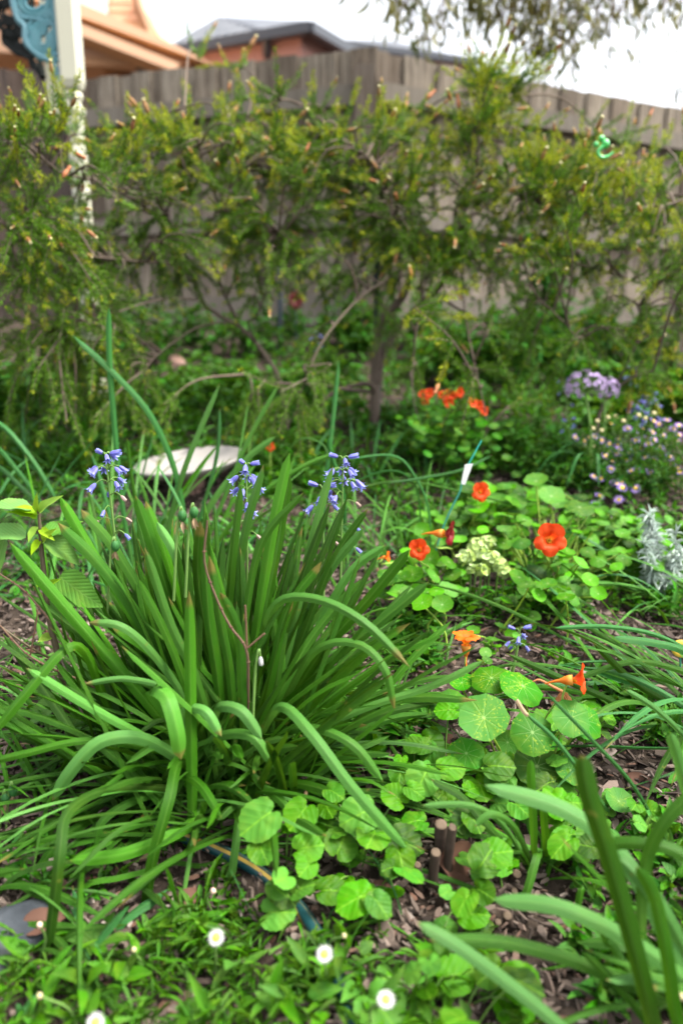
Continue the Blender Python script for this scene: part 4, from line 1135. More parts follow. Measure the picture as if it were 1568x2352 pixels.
# ---- the big clump in the middle
def main_clump():
    B0 = G(490, 1790)
    H = [  # upright fan, tips first seen against the bluebells
        ([(545, 1740, 0), (585, 1480, .02), (625, 1230, .04), (665, 1040, .06)], .026, 0),
        ([(560, 1740, .02), (600, 1450, .03), (640, 1230, .05), (666, 1093, .06)], .028, 1),
        ([(530, 1740, 0), (560, 1450, .01), (600, 1250, .02), (697, 1131, .02)], .017, 0),
        ([(580, 1730, .02), (660, 1500, .04), (715, 1250, .06), (765, 1070, .08)], .020, 2),
        ([(520, 1740, .04), (530, 1480, .06), (560, 1230, .08), (605, 1067, .09)], .022, 2),
        ([(515, 1740, .02), (520, 1480, .04), (535, 1270, .05), (553, 1112, .06)], .020, 0),
        ([(590, 1720, .03), (680, 1500, .05), (765, 1290, .07), (845, 1168, .08)], .019, 1),
        ([(595, 1720, .04), (680, 1480, .06), (750, 1320, .07), (835, 1212, .06)], .022, 2),
        ([(600, 1700, .02), (700, 1500, .03), (800, 1320, .03), (885, 1252, .02)], .020, 2),
        ([(610, 1700, .02), (730, 1510, .02), (850, 1370, .02), (940, 1262, .02)], .026, 1),
        ([(610, 1710, .0), (740, 1540, -.01), (870, 1430, -.01), (985, 1336, 0)], .023, 1),
        ([(470, 1740, .02), (420, 1480, .04), (360, 1280, .05), (311, 1138, .06)], .026, 1),
        ([(480, 1740, .03), (430, 1460, .05), (380, 1270, .06), (335, 1150, .07)], .024, 0),
        ([(500, 1740, .01), (470, 1480, .03), (410, 1290, .04), (360, 1198, .05)], .022, 2),
        ([(505, 1740, 0), (480, 1500, .01), (455, 1330, .02), (459, 1196, .02)], .027, 1),
        ([(460, 1730, .0), (380, 1520, .02), (250, 1320, .03), (133, 1200, .03)], .028, 1),
        ([(455, 1730, .02), (350, 1490, .04), (220, 1280, .05), (138, 1140, .05)], .027, 0),
        ([(470, 1730, .03), (380, 1470, .05), (270, 1270, .06), (186, 1170, .06)], .024, 0),
        ([(440, 1740, -.02), (320, 1590, -.02), (180, 1430, -.01), (22, 1245, 0)], .028, 0),
        ([(440, 1745, 0), (330, 1600, 0), (200, 1470, .01), (60, 1360, .02)], .018, 1),
        ([(520, 1740, -.03), (500, 1560, -.03), (480, 1420, -.02), (470, 1260, 0)], .024, 1),
        ([(540, 1740, -.04), (530, 1560, -.05), (510, 1440, -.05), (480, 1275, -.04)], .020, 1),
        ([(560, 1740, -.05), (555, 1580, -.06), (545, 1450, -.06), (505, 1360, -.06)], .022, 1),
        ([(500, 1740, -.05), (450, 1560, -.06), (390, 1430, -.05), (332, 1258, -.03)], .020, 0),
        ([(485, 1750, -.04), (430, 1580, -.04), (380, 1450, -.03), (320, 1330, -.02)], .020, 1),
        ([(580, 1740, -.03), (620, 1560, -.04), (660, 1400, -.02), (738, 1290, 0)], .022, 1),
        ([(590, 1740, -.03), (640, 1600, -.04), (720, 1460, -.02), (830, 1330, 0)], .020, 0),
        # bent leaves in front
        ([(500, 1790, .0), (420, 1680, -.04), (352, 1585, -.09), (384, 1600, -.13), (408, 1680, -.15), (416, 1745, -.15)], .033, 2),
        ([(500, 1790, -.02), (440, 1690, -.05), (425, 1632, -.08), (470, 1632, -.11), (509, 1692, -.12)], .022, 2),
        ([(520, 1790, -.02), (490, 1700, -.05), (495, 1628, -.08), (550, 1630, -.11), (602, 1697, -.12)], .025, 2),
        ([(530, 1790, -.04), (480, 1720, -.07), (510, 1688, -.09), (580, 1692, -.12), (632, 1766, -.13)], .022, 2),
        ([(455, 1800, -.02), (400, 1735, -.06), (320, 1694, -.10), (230, 1705, -.12), (165, 1770, -.13), (120, 1840, -.13)], .028, 2),
        ([(560, 1770, -.02), (610, 1660, -.06), (650, 1622, -.10), (720, 1690, -.15), (810, 1810, -.18), (945, 1962, -.19)], .023, 2),
        ([(590, 1770, -.01), (640, 1690, -.05), (720, 1672, -.09), (810, 1710, -.12), (880, 1796, -.13)], .020, 2),
        ([(570, 1740, .02), (600, 1500, .0), (632, 1388, -.02), (720, 1374, -.05), (830, 1426, -.08), (940, 1532, -.10)], .020, 2),
        ([(600, 1730, .0), (690, 1540, -.02), (750, 1480, -.04), (830, 1482, -.06), (885, 1540, -.08), (906, 1632, -.08)], .018, 2),
        ([(480, 1740, 0), (420, 1600, -.02), (350, 1500, -.04), (280, 1440, -.05), (203, 1430, -.05)], .018, 2),
        ([(470, 1770, -.03), (330, 1692, -.08), (200, 1620, -.10), (60, 1534, -.11)], .019, 2),
        ([(470, 1750, -.02), (400, 1600, -.05), (300, 1560, -.07), (190, 1572, -.08)], .013, 2),
        ([(600, 1770, 0), (700, 1690, -.03), (850, 1622, -.05), (1000, 1572, -.06), (1112, 1516, -.06)], .016, 2),
        ([(480, 1800, -.06), (450, 1880, -.12), (380, 1925, -.16), (280, 1962, -.19), (160, 1978, -.21)], .026, 0),
        ([(470, 1800, -.04), (415, 1750, -.10), (390, 1840, -.17), (350, 1990, -.20), (335, 2130, -.20)], .024, 1),
        ([(420, 1810, -.05), (260, 1810, -.14), (160, 1860, -.22), (138, 1960, -.27), (125, 2070, -.28), (108, 2190, -.28)], .021, 1),
        ([(440, 1810, -.04), (330, 1830, -.10), (240, 1880, -.14), (215, 1950, -.15)], .018, 0),
        ([(550, 1800, -.06), (545, 1900, -.14), (530, 2020, -.18), (512, 2190, -.20)], .018, 2),
        ([(555, 1800, -.06), (575, 1950, -.13), (590, 2050, -.16), (605, 2170, -.17)], .010, 0),
        ([(430, 1800, -.05), (350, 1880, -.10), (260, 2010, -.14), (200, 2110, -.15)], .024, 1),
        ([(480, 1810, -.06), (455, 1900, -.11), (440, 1960, -.13), (445, 1990, -.13)], .022, 1),
        ([(470, 1800, -.06), (440, 1950, -.16), (408, 2150, -.22), (385, 2360, -.23)], .009, 2),
        ([(330, 1720, .0), (250, 1620, -.02), (200, 1500, -.05), (150, 1490, -.08), (60, 1590, -.12), (-20, 1690, -.14)], .022, 0),
        ([(470, 1760, -.02), (350, 1720, -.06), (200, 1700, -.10), (60, 1730, -.12), (-20, 1750, -.12)], .016, 0),
    ]
    fan = [dict(n=150, az=(15, 165), el=(60, 84), L=(.30, .47), w=(.015, .026), droop=(0, .28), m=(0, 1, 1, 1), r=.065, tip=.22),
           dict(n=80, az=(-25, 40), el=(40, 68), L=(.24, .42), w=(.013, .024), droop=(.05, .5), m=(0, 1, 1), r=.065, tip=.25),
           dict(n=80, az=(140, 205), el=(40, 68), L=(.24, .42), w=(.014, .024), droop=(.05, .4), m=(0, 1, 1), r=.065, tip=.25),
           dict(n=70, az=(200, 340), el=(40, 74), L=(.18, .30), w=(.012, .021), droop=(.2, .8), m=(0, 1, 1), r=.07),
           dict(n=80, az=(-35, 25), el=(12, 42), L=(.20, .40), w=(.007, .015), droop=(.3, .9), m=(0, 1, 1, 2), r=.09),
           dict(n=60, az=(150, 235), el=(12, 42), L=(.20, .42), w=(.007, .015), droop=(.3, .9), m=(0, 1, 1, 2), r=.09),
           dict(n=7, az=(150, 390), el=(5, 40), L=(.12, .26), w=(.006, .012), droop=(.4, 1.0), m=(3,), r=.08)]
    def extra(t):
        # hanging seed pods and one open white bell
        def pod(px, py, d, kind):
            p = P(px, py, B0[1] + d); mb = MB()
            tube(mb, [P(px - 20, py + 200, B0[1] + d), P(px - 12, py + 40, B0[1] + d), P(px - 4, py - 16, B0[1] + d), p], [.0022, .0018, .0012], 5)
            s = mb.build('flower_stalk', M_['stem'], t)
            if kind == 'bell': ob('bell_flower', SNOW, t, M=M4(frame((.1, -.1, -1)), local(t, p), .013))
            else:
                m2 = MB(); lathe(m2, [(0, .006), (.004, .004), (.0065, -.002), (.005, -.008), (.002, -.011)], 9, T=p); m2.build('seed_pod', M_['blade_blue'], t)
                m3 = MB()
                for k in range(4): leaf2(m3, LANCE, p - UP * .010, p + V3(rng.gauss(0, .004), rng.gauss(0, .004), -.026), .005, (0, -1, 0))
                m3.build('withered_petals', M_['straw'], t)
        pod(419, 1180, .0, 'pod'); pod(446, 1172, .0, 'pod'); pod(598, 1508, -.08, 'bell'); pod(265, 1250, .04, 'pod')
        pod(14, 1830, -.1, 'pod'); pod(30, 1812, -.1, 'pod')
    return clump('strap_leaf_clump', 'large clump of broad glossy strap leaves fanning up in the middle of the bed', 'plant clump', B0, H, fan, mats=('blade', 'blade_deep', 'blade_pale_sheen', 'straw'), extra=extra), B0
mainc, MBASE = main_clump()

# ---- tall grey-green blades behind it
b = G(330, 1330)
clump('strap_leaf_clump', 'tall narrow blue green blades crossing in front of the white dish', 'plant clump', b, [
    ([(310, 1330, 0), (280, 1150, 0), (262, 960, 0), (252, 820, 0), (251, 705, .0)], .020, 1),
    ([(440, 1330, 0), (410, 1110, 0), (350, 960, 0), (265, 860, 0), (167, 770, 0)], .022, 1),
    ([(360, 1330, 0), (395, 1180, 0), (430, 1060, 0), (505, 880, .03)], .020, 2),
    ([(420, 1330, 0), (440, 1250, 0), (495, 1060, .02), (505, 935, .04)], .014, 1),
    ([(430, 1340, 0), (500, 1180, .02), (570, 1010, .05), (642, 880, .08)], .016, 2),
    ([(380, 1340, 0), (470, 1180, .02), (560, 1060, .05), (632, 1003, .06)], .024, 2),
    ([(320, 1330, 0), (318, 1200, 0), (300, 1080, -.01), (292, 1005, -.02)], .014, 0),
    ([(440, 1330, .0), (560, 1170, .02), (680, 1080, .04), (770, 1040, .06)], .018, 0),
    ], [dict(n=46, az=(0, 180), el=(50, 80), L=(.22, .42), w=(.009, .017), droop=(0, .5), m=(0, 1, 2), r=.12, tip=.3),
        dict(n=40, az=(-40, 220), el=(25, 60), L=(.18, .36), w=(.007, .014), droop=(.2, .9), m=(0, 1, 1), r=.14, tip=.3)],
    'strap-leaved clumps in the bed', ('blade', 'blade_blue', 'blade_pale_sheen'))

def sprawl(px, py, n, label, m=('blade', 'blade_deep', 'blade_blue'), az=(0, 360), el=(15, 60), L=(.16, .34), w=(.006, .014), droop=(.2, .9), r=.08, hero=(), group='strap-leaved clumps in the bed', name='strap_leaf_clump', tip=.3, ext=None):
    return clump(name, label, 'plant clump', G(px, py), hero, [dict(n=n, az=az, el=el, L=L, w=w, droop=droop, m=(0, 0, 1, 2), r=r, tip=tip, blunt=False)], group, m, ext)

sprawl(120, 1300, 40, 'low tangle of narrow blue green leaves behind the toothed seedling', az=(-40, 220), m=('blade_blue', 'blade_deep', 'blade'))
sprawl(-60, 1250, 26, 'arching dark blue green leaves entering from the left edge below the bottlebrush', hero=[
    ([(-150, 960, 0), (-20, 965, 0), (60, 1040, -.03), (130, 1150, -.05)], .022, 2), ([(-140, 1080, 0), (-30, 1020, 0), (40, 1080, -.03), (110, 1180, -.04)], .018, 2),
    ([(-120, 1200, 0), (-30, 1070, 0), (50, 1120, -.03), (110, 1190, -.04)], .018, 2)], m=('blade_deep', 'blade_blue', 'blade_blue'), az=(0, 120), el=(30, 70), L=(.2, .4), w=(.012, .022))
sprawl(760, 1290, 46, 'clump of arching thin leaves behind the bluebells right of centre', az=(-10, 190), el=(40, 78), L=(.18, .34), w=(.007, .013), m=('blade', 'blade_blue', 'blade_pale_sheen'), hero=[
    ([(740, 1300, 0), (745, 1130, 0), (760, 1000, .02), (778, 826, .05)], .017, 1), ([(790, 1300, 0), (790, 1150, 0), (760, 1040, 0), (755, 1005, 0)], .018, 1),
    ([(640, 1060, .1), (690, 1008, .06), (740, 1020, .02), (757, 1058, 0)], .006, 2)])
sprawl(930, 1300, 34, 'loose tuft of long rush-like leaves bending over beside the label', az=(0, 200), el=(35, 75), L=(.22, .42), w=(.006, .010), droop=(.3, 1.0), m=('blade', 'blade_blue', 'blade_pale_sheen'), hero=[
    ([(985, 1340, 0), (985, 1180, 0), (950, 1090, 0), (900, 1046, 0), (790, 1056, 0)], .009, 1), ([(965, 1340, .02), (962, 1150, .02), (930, 1090, .0), (870, 1085, 0), (790, 1120, 0)], .008, 1),
    ([(820, 1120, 0), (920, 1105, 0), (1040, 1125, .02), (1180, 1160, .04)], .009, 0), ([(880, 1110, 0), (960, 1100, 0), (1060, 1080, .1), (1130, 1046, .2)], .012, 1),
    ([(905, 1350, 0), (915, 1170, 0), (895, 1075, 0), (880, 1060, .0)], .008, 2)])
sprawl(60, 1620, 42, 'sprawling grassy leaves over bare soil at the left edge of the bed', az=(-60, 240), el=(10, 45), L=(.18, .36), w=(.007, .015), m=('blade', 'blade_deep', 'blade_pale_sheen'), hero=[
    ([(300, 1700, 0), (200, 1590, 0), (80, 1510, -.02), (-20, 1468, -.03)], .012, 2), ([(330, 1690, 0), (220, 1560, .02), (120, 1450, .02), (-10, 1360, .02)], .010, 1)])
sprawl(110, 1790, 50, 'low mass of arching leaves left of the big clump above the rock', az=(-80, 250), el=(15, 60), L=(.14, .28), w=(.009, .018), m=('blade', 'blade_deep', 'blade_deep'))
sprawl(-20, 2060, 20, 'dark leaves spilling over the grey rock at the lower left', az=(-60, 60), el=(10, 50), L=(.12, .22), w=(.014, .024), droop=(.4, 1), m=('blade_deep', 'blade', 'blade_deep'))
sprawl(760, 1640, 60, 'low carpet of fine arching leaves right of the big clump', az=(-120, 60), el=(15, 55), L=(.12, .26), w=(.006, .012), m=('blade', 'blade_deep', 'blade_deep'))
sprawl(880, 1470, 36, 'tuft of short pale tipped leaves beside the mulch right of the big clump', az=(-60, 120), el=(20, 60), L=(.10, .22), w=(.008, .013), m=('blade', 'blade_deep', 'blade_pale_sheen'))

# right middle clump
def white_bell(t):
    for px, py in ((1280, 1490),):
        p = P(px, py, 1.42); mb = MB()
        tube(mb, [p + V3(.05, .02, -.10), p + V3(.03, .01, .0), p + V3(.006, 0, .014), p], [.002, .0015, .001], 5)
        mb.build('flower_stalk', M_['stem'], t)
        ob('bell_flower', SNOW, t, M=M4(frame((.05, -.1, -1)), local(t, p), .013))
sprawl(1640, 1640, 60, 'grassy clump reaching in from the right edge above the front leaves', az=(120, 250), el=(12, 50), L=(.22, .44), w=(.010, .020), droop=(.2, .8), r=.09, m=('blade', 'blade_deep', 'blade_blue'), ext=white_bell, hero=[
    ([(1680, 1560, 0), (1530, 1468, -.02), (1400, 1440, -.04), (1272, 1442, -.05)], .012, 2), ([(1680, 1580, 0), (1580, 1500, -.02), (1500, 1475, -.04), (1408, 1464, -.05)], .022, 2),
    ([(1700, 1680, 0), (1500, 1650, -.02), (1360, 1590, -.03), (1160, 1500, -.03)], .018, 1), ([(1700, 1640, 0), (1560, 1620, 0), (1460, 1570, -.02), (1360, 1476, -.04)], .018, 1),
    ([(1700, 1600, 0), (1560, 1540, 0), (1450, 1520, -.02), (1320, 1560, -.04)], .016, 0), ([(1690, 1700, 0), (1560, 1690, -.02), (1450, 1680, -.05), (1340, 1660, -.07)], .018, 1)])
sprawl(1620, 1380, 26, 'narrow grey green leaves at the right edge behind the yellow tag', az=(130, 230), el=(20, 55), L=(.2, .36), w=(.008, .013), m=('blade', 'blade_blue', 'blade_pale_sheen'), hero=[([(1640, 1440, 0), (1540, 1375, 0), (1440, 1345, -.03), (1360, 1340, -.05)], .012, 2)])

# right foreground clump, close to the lens
fb = G(1560, 2330); fb = fb + V3(.05, 0, 0); fb[2] = gz(fb[0], fb[1])
clump('strap_leaf_clump', 'large out of focus pale green strap leaves at the lower right corner', 'plant clump', fb, [
    ([(1640, 2460, 0), (1540, 2180, .0), (1430, 1970, .05), (1300, 1862, .07), (1112, 1803, .09)], .030, 2),
    ([(1700, 2420, -.02), (1580, 2260, -.03), (1430, 2150, -.03), (1280, 2082, -.02), (1130, 2066, -.01)], .026, 2),
    ([(1420, 2480, -.06), (1300, 2370, -.06), (1180, 2270, -.05), (1060, 2180, -.04), (958, 2118, -.03)], .021, 2),
    ([(1600, 2340, 0), (1450, 2262, -.02), (1300, 2200, -.02), (1150, 2162, -.02), (985, 2160, -.02)], .022, 0),
    ([(1520, 2460, -.06), (1470, 2240, -.06), (1400, 1980, -.04), (1352, 1830, -.03), (1334, 1733, -.02)], .031, 1),
    ([(1700, 2080, 0), (1568, 1965, .02), (1470, 1938, .03), (1355, 1942, .05)], .022, 0),
    ([(1470, 2140, .0), (1480, 1990, .02), (1530, 1880, .02), (1640, 1780, .02)], .022, 0),
    ([(1620, 2280, 0), (1520, 2090, .0), (1440, 1990, .02), (1380, 1960, .04)], .026, 2),
    ([(1640, 1780, .3), (1568, 1690, .3), (1500, 1626, .3), (1434, 1584, .3)], .014, 2),
    ([(1640, 2000, .1), (1580, 1840, .1), (1555, 1740, .1), (1538, 1684, .1)], .020, 2),
    ([(1460, 2260, .0), (1410, 2180, .02), (1390, 2160, .02), (1375, 2120, .02)], .016, 0),
    ([(1640, 2440, -.08), (1560, 2360, -.07), (1530, 2200, -.06), (1500, 2060, -.04), (1460, 1990, -.03)], .022, 1),
    ], [dict(n=16, az=(60, 200), el=(30, 75), L=(.14, .30), w=(.014, .024), droop=(.2, .8), m=(0, 1, 2), r=.05)], 'strap-leaved clumps in the bed', ('blade', 'blade_deep', 'blade_fore'))

sprawl(420, 2300, 9, 'few thin grass blades among the white daisies', az=(0, 360), el=(30, 80), L=(.08, .18), w=(.005, .009), r=.10, m=('blade', 'blade_blue', 'blade_pale_sheen'))
sprawl(640, 2200, 9, 'thin grass blades leaning over the striped hose', az=(0, 360), el=(30, 80), L=(.08, .18), w=(.005, .009), r=.08, m=('blade', 'blade_blue', 'blade_pale_sheen'))
sprawl(60, 2290, 9, 'wide soft blades at the lower left corner before the rock', az=(20, 160), el=(30, 80), L=(.08, .16), w=(.014, .024), r=.06, m=('blade', 'blade_blue', 'blade_pale_sheen'))
# two long grey-green seed stalks crossing the nasturtium
b = G(1350, 1830)
clump('spent_leaf_tuft', 'thin blue grey leaves crossing the front nasturtium, one tipped with withered straw', 'plant clump', b, [
    ([(1420, 1900, -.05), (1345, 1792, -.05), (1275, 1700, -.05), (1208, 1640, -.05)], .010, 0),
    ([(1520, 1920, -.06), (1450, 1800, -.06), (1360, 1700, -.06), (1254, 1590, -.06)], .009, 0),
    ([(1212, 1645, -.05), (1200, 1630, -.05), (1186, 1606, -.05)], .010, 1)], None, None, ('blade_blue', 'straw'))
# small clump in front of the pruned stump
b = G(1225, 1990)
clump('strap_leaf_clump', 'small clump of stiff leaves with one upright blade right of the cut stump', 'plant clump', b, [
    ([(1225, 1992, 0), (1224, 1900, -.02), (1220, 1820, -.03), (1218, 1745, -.03)], .017, 0),
    ([(1250, 1992, 0), (1252, 1940, -.02), (1248, 1890, -.03), (1246, 1850, -.03)], .017, 0),
    ([(1215, 1990, 0), (1150, 1890, -.02), (1080, 1850, -.04), (968, 1850, -.05)], .013, 2),
    ([(1210, 1990, 0), (1120, 1900, .0), (1060, 1830, .02), (990, 1790, .03)], .017, 1),
    ([(1225, 1995, 0), (1180, 1900, -.03), (1130, 1870, -.05), (1090, 1898, -.06)], .014, 2),
    ([(1235, 1990, -.01), (1235, 1960, -.04), (1215, 2030, -.07), (1195, 2090, -.08)], .016, 0),
    ([(1260, 2000, 0), (1330, 1940, -.02), (1360, 1930, -.03), (1400, 1960, -.04)], .014, 1),
    ([(1330, 2120, -.05), (1325, 2070, -.06), (1335, 2040, -.07), (1320, 2120, -.08)], .013, 0)],
    [dict(n=18, az=(0, 360), el=(30, 70), L=(.07, .16), w=(.008, .014), droop=(.2, .8), m=(0, 1), r=.02)], 'strap-leaved clumps in the bed', ('blade', 'blade_deep', 'blade_pale_sheen'))

# ================================================================== nasturtiums
def nasturtium(px, py, label, leaf_list, flowers, mat='nast', scale=1.0, stems=True):
    base = G(px, py)
    t = thing('nasturtium_plant', base, label, 'nasturtium', 'nasturtiums in the bed')
    lf, st = MB(), MB()
    for x, y, h, r, nx, ny in leaf_list:          # pixel, height over the soil, radius, lean of the leaf
        p = G(x, y, h)
        n = nrm(V3(nx, ny, 1.0))
        round_leaf(lf, p, n, r)
        if stems:
            g = base * .6 + p * .4 if np.linalg.norm((p - base)[:2]) < .28 else p + V3(rng.uniform(-.06, .06), rng.uniform(0, .06), 0)
            g = g.copy(); g[2] = gz(g[0], g[1]) - .01
            tube(lf, [g, .5 * (g + p) + V3(rng.uniform(-.02, .02), .01, .0), p - n * .012, p - n * .001], [.0022, .0016], 5, seg=9, cap=False, mat=1)
    for x, y, h, kind, r, face, roll, lab in flowers:
        p = G(x, y, h)
        nast_flower(t, p, face, kind, r, roll, lab)
        g = base * .7 + p * .3; g[2] = gz(g[0], g[1]); f = nrm(np.asarray(face, float)); q = p - f * r * .35
        tube(st, [g, .5 * (g + q) + V3(.01, .01, 0), q - UP * r * 1.1 - f * r * .3, q], [.0020, .0015], 5, seg=10, cap=False)
    lf.build('foliage', [M_[mat], M_['stem_yel']], t)
    if st.ch: st.build('stem', M_['stem_yel'], t)
    return t

T = (0, -.55)   # lean of a leaf turned a little towards the path
nasturtium(1230, 1800, 'front nasturtium with big round veined leaves and one red flower seen from the side', [
    (1110, 1648, .13, .036, -.05, -.75), (1222, 1682, .12, .032, .05, -.8), (1312, 1648, .13, .029, .25, -.75), (1128, 1557, .13, .031, -.1, -.35), (1200, 1575, .14, .036, .45, -.35),
    (1060, 1568, .11, .020, -.1, -.25), (1345, 1655, .11, .028, .45, -.75), (1070, 1730, .08, .026, -.1, -.7), (1232, 1760, .06, .034, .05, -.55), (1420, 1840, .03, .020, .2, -.5),
    (1165, 1705, .06, .020, 0, -.7), (1310, 1770, .05, .024, .3, -.6), (1150, 1765, .05, .034, -.2, -.4), (1090, 1575, .10, .020, .2, -.2), (1255, 1700, .05, .022, .2, -.5)],
    [(1318, 1562, .17, 'pet_red', .023, (1.0, -.35, .28), .2, 'red flower seen from the side')])
# an orange flower of its own stalk, and a spent one
nasturtium(1078, 1560, 'single upright orange nasturtium flower seen from behind, over bare mulch', [(1010, 1630, .03, .022, 0, -.5), (1040, 1610, .05, .024, .2, -.4)],
    [(1070, 1478, .145, 'pet_org', .024, (.0, .18, 1), .4, 'orange trumpet flower with long yellow spur')])
def fill(poly, n, hr, rr, avoid=()):
    out = []
    xs, ys = [a for a, b in poly], [b for a, b in poly]
    while len(out) < n:
        x, y = rng.uniform(min(xs), max(xs)), rng.uniform(min(ys), max(ys))
        ins = False; j = len(poly) - 1
        for i in range(len(poly)):
            if (poly[i][1] > y) != (poly[j][1] > y) and x < (poly[j][0] - poly[i][0]) * (y - poly[i][1]) / (poly[j][1] - poly[i][1]) + poly[i][0]: ins = not ins
            j = i
        if ins: out.append((x, y, rng.uniform(*hr), rng.uniform(*rr), rng.gauss(0, .3), rng.gauss(-.30, .28)))
    return out
nasturtium(1260, 1330, 'nasturtium patch with one large red flower facing the path', [(1265, 1140, .16, .034, .1, -.5), (1330, 1165, .15, .033, .1, -.4), (1230, 1105, .17, .028, -.2, -.4)] +
    fill([(1150, 1190), (1300, 1150), (1460, 1230), (1440, 1330), (1340, 1390), (1220, 1370), (1140, 1290)], 150, (.02, .13), (.010, .023)),
    [(1260, 1240, .19, 'pet_red', .033, (-.12, -1, .30), .0, 'large red flower facing the path')], 'nast_far')
nasturtium(1010, 1330, 'nasturtium with a small round red flower beside the teal wire label', fill([(890, 1290), (960, 1250), (1060, 1300), (1080, 1380), (980, 1400), (880, 1370)], 64, (.04, .11), (.014, .024)),
    [(962, 1262, .17, 'pet_red', .022, (-.15, -1, .25), .3, 'small round red flower'), ], 'nast_far')
nasturtium(1050, 1240, 'nasturtium with a dark maroon and yellow flower seen side on behind the teal wire', fill([(930, 1180), (1080, 1150), (1200, 1180), (1150, 1260), (960, 1260)], 100, (.02, .11), (.009, .020)),
    [(1020, 1226, .18, 'pet_maroon', .027, (.9, -.45, .1), .4, 'dark maroon flower with yellow spur'), (885, 1280, .12, 'pet_org', .012, (.9, -.3, .3), .1, 'small half open yellow and red flower')], 'nast_far')
nasturtium(1120, 1170, 'nasturtium with a red flower just below the white label tag', fill([(1060, 1120), (1180, 1110), (1260, 1130), (1220, 1200), (1080, 1190)], 54, (.06, .13), (.018, .028)),
    [(1100, 1130, .16, 'pet_red', .024, (.15, -1, .2), .2, 'red flower below the white tag')], 'nast_far')
nasturtium(1420, 1230, 'flowerless nasturtium with soft pale leaves left of the silver plant', fill([(1370, 1170), (1480, 1190), (1560, 1260), (1500, 1330), (1400, 1300)], 130, (.02, .10), (.010, .022)), [], 'nast_far')
nasturtium(1450, 1190, 'low flowerless nasturtium runner in front of the lilac daisy bush', fill([(1280, 1120), (1440, 1180), (1568, 1190), (1568, 1280), (1320, 1220)], 80, (.01, .08), (.009, .019)), [], 'nast_far')
# fallen and withered bloom by the front plant
def spent(px, py, h):
    p = G(px, py, h)
    t = thing('spent_flower', p, 'withered orange bloom hanging by the front nasturtium leaves', 'spent flower')
    mb = MB()
    for k in range(6):
        a = k * 1.05; e = p + V3(math.cos(a) * .016, -.004, -.018 + math.sin(a) * .014)
        leaf2(mb, LANCE, p, e, .007, (0, -1, .2))
    tube(mb, [p, p + V3(-.018, 0, .010), p + V3(-.036, 0, .020), p + V3(-.046, 0, .017)], [.003, .0018, .001], 5)
    mb.build('petals', M_['spent'], t)
    mb = MB(); g = p + V3(-.03, .02, 0); g[2] = gz(g[0], g[1]); tube(mb, [g, .5 * (g + p) + V3(-.01, 0, .01), p], .0014, 5); mb.build('stem', M_['stem_yel'], t)
spent(1292, 1590, .14)

# small nasturtium seedlings in the mulch gap
nasturtium(1130, 1480, 'scatter of small nasturtium seedlings in the bare mulch', fill([(1080, 1450), (1180, 1400), (1230, 1440), (1200, 1500), (1110, 1520)], 22, (.01, .05), (.007, .014)), [], 'nast_far')
nasturtium(1240, 1400, 'low ragged round leaves at the far edge of the bare mulch', fill([(1130, 1370), (1300, 1360), (1330, 1400), (1200, 1430)], 18, (.02, .06), (.012, .022)), [], 'nast_far')

# the far patch of red blooms right of the trunk
def red_far():
    base = G(1045, 990)
    t = thing('nasturtium_plant', base, 'distant red blossoms glowing in the green growth right of the bottlebrush trunk', 'nasturtium', 'nasturtiums in the bed')
    st, lf = MB(), MB()
    for x, y in ((972, 908), (985, 905), (978, 922), (1015, 908), (1028, 900), (1040, 906), (1052, 902), (1030, 922), (1082, 925), (1098, 932), (1112, 942), (1108, 950)):
        p = P(x, y, BY - .42 + rng.uniform(-.06, .06))
        nast_flower(t, p, (rng.gauss(0, .5), -1, rng.gauss(.2, .3)), 'pet_red', rng.uniform(.012, .018), rng.uniform(0, 6))
        g = p + V3(rng.uniform(-.03, .03), .06, 0); g[2] = gz(g[0], g[1]); tube(st, [g, p + V3(0, .03, -.06), p], .0013, 4)
        for _ in range(11): round_leaf(lf, p + V3(rng.uniform(-.10, .10), rng.uniform(-.06, .06), rng.uniform(-.20, -.025)), (rng.gauss(0, .3), -.5, 1), rng.uniform(.011, .019))
    st.build('stem', M_['stem'], t); lf.build('foliage', M_['nast'], t)
red_far()
p = P(620, 1027, BY - .5); b = p.copy(); b[2] = gz(p[0], p[1])
t = thing('nasturtium_plant', b, 'tiny red bloom low behind the white dish', 'nasturtium', 'nasturtiums in the bed')
nast_flower(t, p, (.2, -1, .3), 'pet_red', .014)
mb = MB(); tube(mb, [b, p], .002, 4); mb.build('stem', M_['stem_yel'], t)
mb = MB()
for _ in range(8): round_leaf(mb, p + V3(rng.uniform(-.1, .1), rng.uniform(-.05, .1), rng.uniform(-.1, -.03)), (rng.gauss(0, .3), -.4, 1), rng.uniform(.012, .02))
mb.build('foliage', M_['nast_far'], t)

